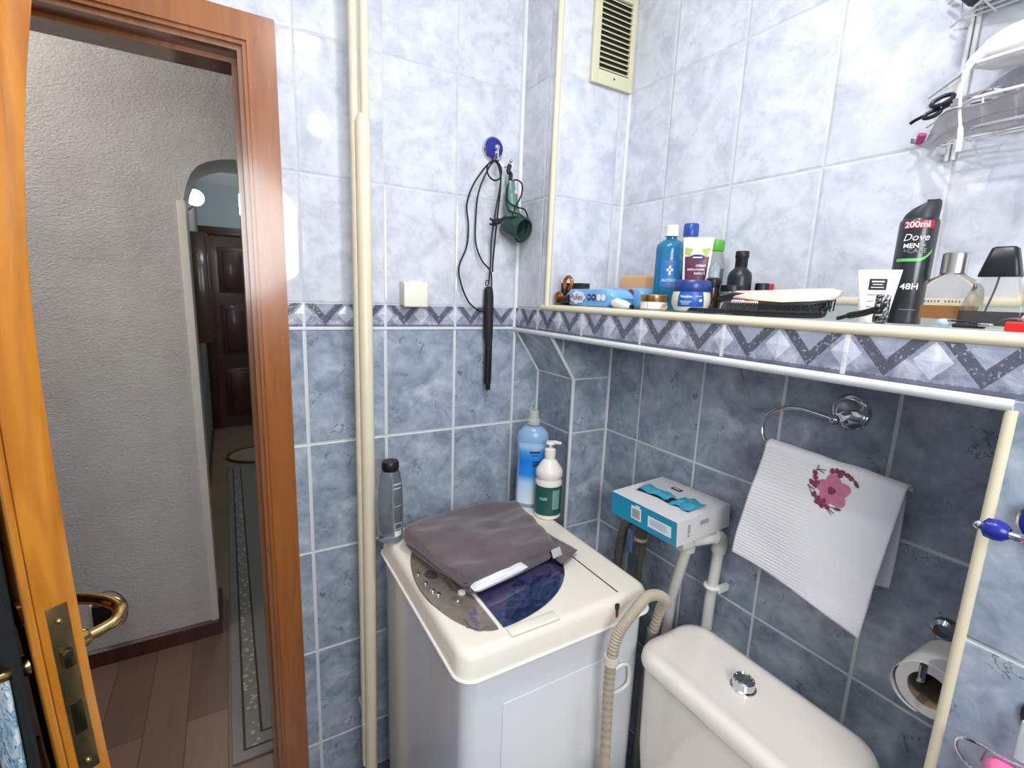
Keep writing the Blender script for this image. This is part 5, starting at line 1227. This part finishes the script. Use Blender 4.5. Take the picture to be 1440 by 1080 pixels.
pf_box(c, 0, 0, [(0, .030, .015), (.003, .032, .016), (.025, .032, .016), (.067, .019, .012)], 'glass_body', GL, t, rot)
pf_box(c, 0, 0, [(.004, .0305, .0135), (.020, .031, .0135), (.022, .0305, .0135)], 'perfume_liquid', mat('smoky_perfume', '1c1b1e', .15), t, rot)
pf_box(c, 0, 0, [(.066, .020, .013), (.068, .0205, .0135), (.086, .0165, .012), (.102, .0125, .010), (.104, .010, .008)], 'cap', mat('black_angular_cap', '15181d', .35), t, rot)
obj('spray_straw', MB().tube([c+Vector((0, 0, .070)), c+Vector((0, .002, .050)), c+Vector((0, .007, .022))], .0011, 6, sub=5), mat('dark_straw', '4b4a4c', .4), t)
# bits on the near end of the shelf
tag(obj('pebble', MB().ball((.018, -1.027, S+.006), .007, 16, sc=(.8, 1.2, .75)), mat('pale_blue_stone', 'a9cbd6', .35, var=.15, scale=150)), 'pale blue pebble on the shelf edge before the perfumes', 'pebble')
t = thing('metal_hair_clip', (.012, -1.055, S), 'silver and black snap hair clip near the shelf end', 'hair clip')
obj('clip_body', MB().rbox((.008, -1.068, S+.001), (.018, -1.038, S+.006), .002).tube([(.012, -1.036, S+.009), (.012, -1.052, S+.009), (.012, -1.064, S+.005)], .0012, 8), BLACKM, t)
obj('clip_grip', MB().rbox((.002, -1.076, S+.004), (.010, -1.064, S+.008), .001).tube([(.014, -1.032, S+.010), (.014, -1.056, S+.008)], .001, 6), CHROME, t)
tag(obj('grey_ribbon', MB().grid(12, 4, lambda a, b: Vector((.045+.010*b, -1.060-.045*a, S+.002+.012*math.sin(a*PI)+.002*b))), mat('mauve_grey_fabric', '66595f', .8)), 'mauve grey ribbon scrap before the black-capped perfume', 'ribbon')
t = thing('red_matchbox', (.02, -1.115, S), 'flat bright red plastic box at the near shelf end', 'box')
obj('box_body', MB().rbox((.006, -1.150, S), (.030, -1.086, S+.011), .0015), mat('bright_red_plastic', 'dd2a26', .35), t)
tag(obj('bead', MB().ball((.018, -1.100, S+.0155), .0045, 14), mat('pearl_bead', 'd8c3bc', .3)), 'small pearly bead resting on the red box', 'bead')
tag(obj('dark_jar', MB().lathe((.06, -1.145, S), [(0, 0), (.020, 0), (.022, .003), (.022, .030), (.018, .034), (0, .034)], 28, cap=False), mat('navy_black_plastic', '161a26', .3)), 'dark navy pot at the right end of the shelf', 'jar')

# ------------------------------------------------------------------ wire caddy with two baskets
WW = mat('white_coated_wire', 'dcdcda', .3, var=.02)
t = thing('wire_caddy', (.20, -1.0, .33), 'white wire shower caddy with two baskets hung on the right wall', 'caddy')
yA, yB, xw, xf = -.884, -1.20, .236, .148
def basket(z0, dz, name):
    m = MB(); cut = .085; yl = yA+.002; zm = z0+.036
    def poly(x_in, z, r, y_in=0):
        m.tube([(xw, yl-y_in, z), (xf+x_in, yl-cut-y_in*.5, z), (xf+x_in-.001, yl-cut-.03, z), (xf+x_in, yB, z), (xw, yB, z)], r, 8)
    poly(0, z0+dz, .0026); poly(.004, zm, .0022, .004); poly(.012, z0, .0018, .012)
    X = lambda y: max(xf+.012, xw-(yl-.012-y)/(cut-.006)*(xw-xf-.012))
    for i in range(5):
        x = xw-.010-i*.015; ys = yl-.014-(xw-x)/(xw-xf-.012)*(cut-.006)
        m.tube([(x, ys, z0), (x, yB, z0)], .0013, 6)
    for i in range(9):
        y = yl-.030-i*.034; xe = X(y)
        m.tube([(xe-.008, y+.002, zm), (xe, y, z0), (xw, y, z0)], .0013, 6)
    return obj(name, m, WW, t)
basket(.352, .081, 'lower_basket'); basket(.530, .055, 'upper_basket')
obj('back_rail', MB().tube([(xw+.004, -.918, .33), (xw+.004, -.918, .70)], .003, 8).tube([(xw+.004, -.926, .33), (xw+.004, -.926, .70)], .003, 8), WW, t)
# white bag bundle
t = thing('plastic_bag', (.19, -1.0, .43), 'bundled white plastic bag stuffed in the wire caddy, ties dangling', 'bag')
bm_ = bmesh.new(); bmesh.ops.create_icosphere(bm_, subdivisions=4, radius=1)
for v in bm_.verts:
    p = v.co.copy(); nz = 1 + .10*noise.noise(p*2.2) + .05*noise.noise(p*5)
    v.co = Vector((.192 + p.x*.036*nz, -1.040 + p.y*.098*nz, .462 + p.z*.030*nz - .010*abs(p.y)))
BAG = mat('thin_white_plastic_bag', 'f3f2ef', .4, var=.02, sub=.15)
obj('bag_body', MB().bm(bm_), BAG, t)
m = MB().tube([(.165, -.965, .452), (.136, -.960, .42), (.118, -.966, .375), (.120, -.972, .335), (.120, -.973, .312)], [.0035]*7+[.0018]*8+[.0032]*8, 8, sub=6)
m.tube([(.180, -.965, .455), (.195, -.940, .445), (.212, -.918, .430), (.215, -.905, .408)], [.008]*6+[.005]*8+[.002]*6, 8, sub=6)
obj('bag_ties', m, BAG, t)
# clear pouch in lower basket
t = thing('makeup_pouch', (.17, -.98, .35), 'translucent grey plastic pouch lying in the lower wire basket', 'pouch')
def pf(s, q):
    y = -.868-.30*s; x = .222-.072*min(1, (s*4))*1 + .07*(q-.5)*.0 - .07*q*min(1, s*3)+.03
    z = .348 + .022*q*math.sin(min(1, s*2)*PI*.5) + .010*noise.noise(Vector((s*6, q*4, 1))) + .022*max(0, 1-s*8)
    return Vector((min(.234, x), y, z))
solid(obj('pouch_film', MB().grid(30, 14, pf), mat('translucent_grey_film', 'dcd8da', .25, trans=.8), t, fix=False), .0012)
tag(obj('lipstick_cap', MB().tube([(.222, -.885, .362), (.215, -.890, .372)], .006, 12), mat('magenta_plastic', 'c04a86', .3)), 'tiny magenta lipstick cap at the left tip of the basket', 'lipstick')
# scissors
t = thing('scissors', (.19, -.92, .40), 'black-handled scissors lying in the lower wire basket', 'scissors')
def loopring(c_, ra, rb, ux, uy, r):
    c_ = Vector(c_); ux = Vector(ux).normalized(); uy = Vector(uy).normalized()
    return MB().tube([c_ + ux*ra*math.cos(a) + uy*rb*math.sin(a) for a in [2*PI*i/28 for i in range(28)]], r, 8, closed=True)
m = merge(loopring((.190, -.918, .408), .013, .008, (0, 1, -.1), (.5, -.2, 1), .0030), loopring((.190, -.908, .392), .010, .006, (0, 1, -.1), (.5, -.2, 1), .0030), MB().tube([(.190, -.898, .392), (.192, -.886, .389), (.193, -.880, .386)], .0026, 8, sub=4), MB().tube([(.190, -.920, .398), (.190, -.932, .402)], .004, 8))
obj('handles', m, BLACK, t)
obj('blades', MB().tube([(.190, -.930, .402), (.188, -.955, .404), (.186, -.985, .406)], [.0035, .0028, .001], 6).tube([(.190, -.930, .398), (.188, -.985, .400)], [.0035, .001], 6), mat('scissor_steel', 'b8babd', .35, .6), t)
t = thing('nail_clipper', (.18, -.985, .37), 'shiny steel nail clippers in the lower wire basket', 'nail clippers')
obj('clipper_lever', MB().tube([(.185, -.955, .398), (.182, -.975, .402), (.180, -.995, .394)], .003, 8, sub=5).tube([(.185, -.955, .392), (.180, -.995, .388)], .0025, 8), CHROME, t)
tag(obj('dark_bottle', MB().lathe((.185, -1.05, .360), [(0, 0), (.030, 0), (.032, .004), (.032, .060), (.028, .066), (0, .066)], 30, cap=False), mat('slate_blue_plastic', '3a4258', .35)), 'slate blue round pot in the lower basket under the white bag', 'pot')
t = thing('dark_sponge', (.19, -.97, .552), 'dark grey bath sponge lying in the upper wire basket', 'sponge')
obj('sponge_body', MB().rbox((.165, -1.06, .537), (.228, -.915, .575), .014, 4), mat('dark_grey_foam', '4a4e5a', .9, var=.1, bump=.4, bscale=200), t)
tag(obj('steel_soap_dish', MB().rbox((.17, -1.16, .537), (.228, -1.075, .562), .008), mat('pale_blue_steel', 'aab8cc', .3, .3)), 'pale blue soap dish beside the dark sponge in the upper basket', 'soap dish')

for o in bpy.data.objects:
    if '_o' in o: del o['_o']
